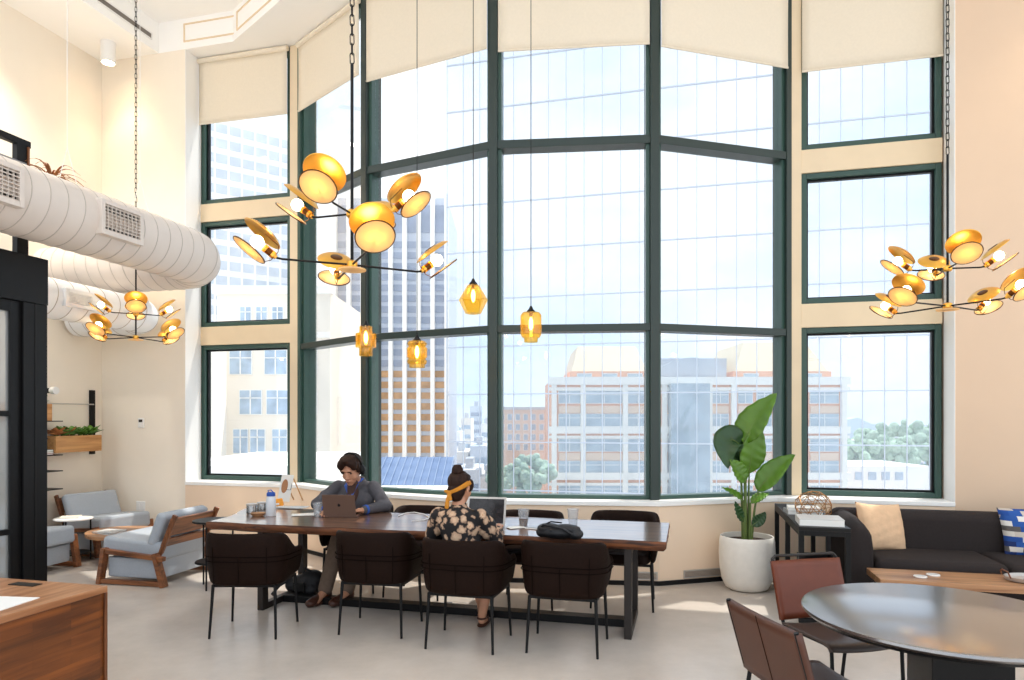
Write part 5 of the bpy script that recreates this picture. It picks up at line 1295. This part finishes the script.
# lower neighbours and city
Y=95; t,w=bld('tan_building','low tan building beside the brick building, above the far tree',XO(497,Y),XO(553,Y),Y,Y+12,ZO(409,Y),mat('tan_stone',(232,206,182),.85))
for r in range(4):
    for c in range(7): win(t,-w+.7+c*1.1,ZO(420+10*r,Y)-GZ,.55,.8,lites=False)
MB().b2((-w-.2,-.3,ZO(409,Y)-GZ-.1),(w+.2,12.2,ZO(407,Y)-GZ)).build('cornice',GREYR,t,0)
rnd=random.Random(11); CB=[mat('city_white',(238,240,242),.8),mat('city_cream',(236,228,218),.8),mat('city_blue',(206,216,228),.8)]
spec=[(449,460,432,150),(461,471,418,190),(470,482,406,210),(481,494,424,160),(452,468,452,120),(470,488,446,118),(489,500,458,116),(846,862,440,150),(862,880,452,130),(884,902,436,190),(905,924,444,170),(922,944,430,210),(457,480,470,100),(480,494,478,98)]
lab=['slim white building','pale block','tallest distant block','cream block','squat block','wide low block','small pale block','narrow block','cream block','far pale block','low pale block','taller far block','low white roof','low pale roof']
where=['at the left edge of the glass curtain wall','second from the curtain wall left edge','above the woman head','just right of the tallest distant block','below the slim white building','below the tallest distant block','beside the dark mullion above the woman','just right of the long brick building','right of the narrow block by the brick building','mid-way across the lowest right window','right of the middle of the lowest right window','at the right of the lowest right window','low behind the woman head','low beside the dark mullion']
for i,(a,c,top,Y) in enumerate(spec):
    t,w=bld('city_building',lab[i]+' in the distance '+where[i],XO(a,Y),XO(c,Y),Y,Y+14,ZO(top,Y),CB[i%3],'distant city blocks')
    z=ZO(top,Y)-GZ-2; n=0
    while z>GZ*-1-14 and n<7: MB().b2((-w*.86,-.1,z-1.1),(w*.86,.05,z)).build('window_band',WING if i%2 else BANDB,t,0); z-=2.6; n+=1
    MB().b2((-w*.4,3,ZO(top,Y)-GZ),(w*.3,8,ZO(top,Y)-GZ+1.5)).build('roof_box',GREYR,t,0)
Y=102; t,w=bld('white_building','low white warehouse roof at the foot of the lowest right window',XO(848,Y),XO(930,Y),Y,Y+14,ZO(466,Y),STW)
for i in range(4): MB().b2((-w+1+i*2.0,-.1,ZO(480,Y)-GZ),(-w+2.2+i*2.0,.05,ZO(472,Y)-GZ)).build('window',WING,t,0)
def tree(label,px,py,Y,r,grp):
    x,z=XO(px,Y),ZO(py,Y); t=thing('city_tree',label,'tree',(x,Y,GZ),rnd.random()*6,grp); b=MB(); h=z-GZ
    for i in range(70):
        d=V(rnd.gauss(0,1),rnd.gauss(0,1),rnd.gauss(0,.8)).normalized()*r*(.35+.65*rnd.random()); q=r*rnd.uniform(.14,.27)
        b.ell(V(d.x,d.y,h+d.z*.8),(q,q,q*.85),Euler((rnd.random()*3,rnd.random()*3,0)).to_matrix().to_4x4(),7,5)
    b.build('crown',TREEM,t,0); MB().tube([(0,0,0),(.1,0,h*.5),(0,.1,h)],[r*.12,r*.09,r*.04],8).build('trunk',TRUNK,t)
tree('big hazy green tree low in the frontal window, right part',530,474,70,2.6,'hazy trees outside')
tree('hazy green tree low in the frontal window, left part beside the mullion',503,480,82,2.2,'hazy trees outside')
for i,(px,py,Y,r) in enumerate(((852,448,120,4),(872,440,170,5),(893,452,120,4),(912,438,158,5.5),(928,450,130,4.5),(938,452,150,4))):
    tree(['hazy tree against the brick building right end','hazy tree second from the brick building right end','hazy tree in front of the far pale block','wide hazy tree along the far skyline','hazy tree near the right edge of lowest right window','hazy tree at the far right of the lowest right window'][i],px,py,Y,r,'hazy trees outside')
# ================================================================ LIGHT AND CAMERA
wd=bpy.data.worlds.new('sky'); bpy.context.scene.world=wd; wd.use_nodes=True; nt=wd.node_tree; L_=nt.links.new
bg=nt.nodes['Background']; tc=nt.nodes.new('ShaderNodeTexCoord'); mp=nt.nodes.new('ShaderNodeMapping'); mp.inputs['Scale'].default_value=(1,1,2.2)
L_(tc.outputs['Generated'],mp.inputs[0]); n=nt.nodes.new('ShaderNodeTexNoise'); n.inputs['Scale'].default_value=2.3; n.inputs['Detail'].default_value=7; n.inputs['Roughness'].default_value=.58
L_(mp.outputs[0],n.inputs['Vector']); r=nt.nodes.new('ShaderNodeValToRGB'); e=r.color_ramp.elements
e[0].position=.40; e[0].color=(.70,.84,1.0,1); e[1].position=.60; e[1].color=(1,1,1,1); L_(n.outputs[0],r.inputs[0]); L_(r.outputs[0],bg.inputs[0]); bg.inputs[1].default_value=SKY
s=bpy.data.lights.new('sun','SUN'); s.energy=SUN; s.angle=R(.8); s.color=(1,.95,.87); so=bpy.data.objects.new('sun',s); COL.objects.link(so)
el=R(67); hd=(W(.64,-.77)-W(0,0)); hd.z=0; hd.normalize(); to=V(hd.x*math.cos(el),hd.y*math.cos(el),math.sin(el)); so.rotation_euler=to.to_track_quat('Z','Y').to_euler()
cm=bpy.data.cameras.new('camera'); cm.sensor_width=36; cm.lens=F/1024*36; cm.shift_y=78/1024; cm.clip_end=2000; cm.clip_start=.05
co=bpy.data.objects.new('camera',cm); COL.objects.link(co); co.location=(0,0,CAM_H); co.rotation_euler=(PI/2,0,0); bpy.context.scene.camera=co
sc=bpy.context.scene; vs_=sc.view_settings; vs_.view_transform='Standard'; vs_.look='None'; vs_.gamma=1; vs_.exposure=EXPO; vs_.use_curve_mapping=False
sc.cycles.max_bounces=10; sc.cycles.diffuse_bounces=5; sc.cycles.transparent_max_bounces=16; sc.cycles.glossy_bounces=4; sc.cycles.sample_clamp_indirect=6
sc.cycles.use_denoising=True; sc.cycles.caustics_reflective=False; sc.cycles.caustics_refractive=False
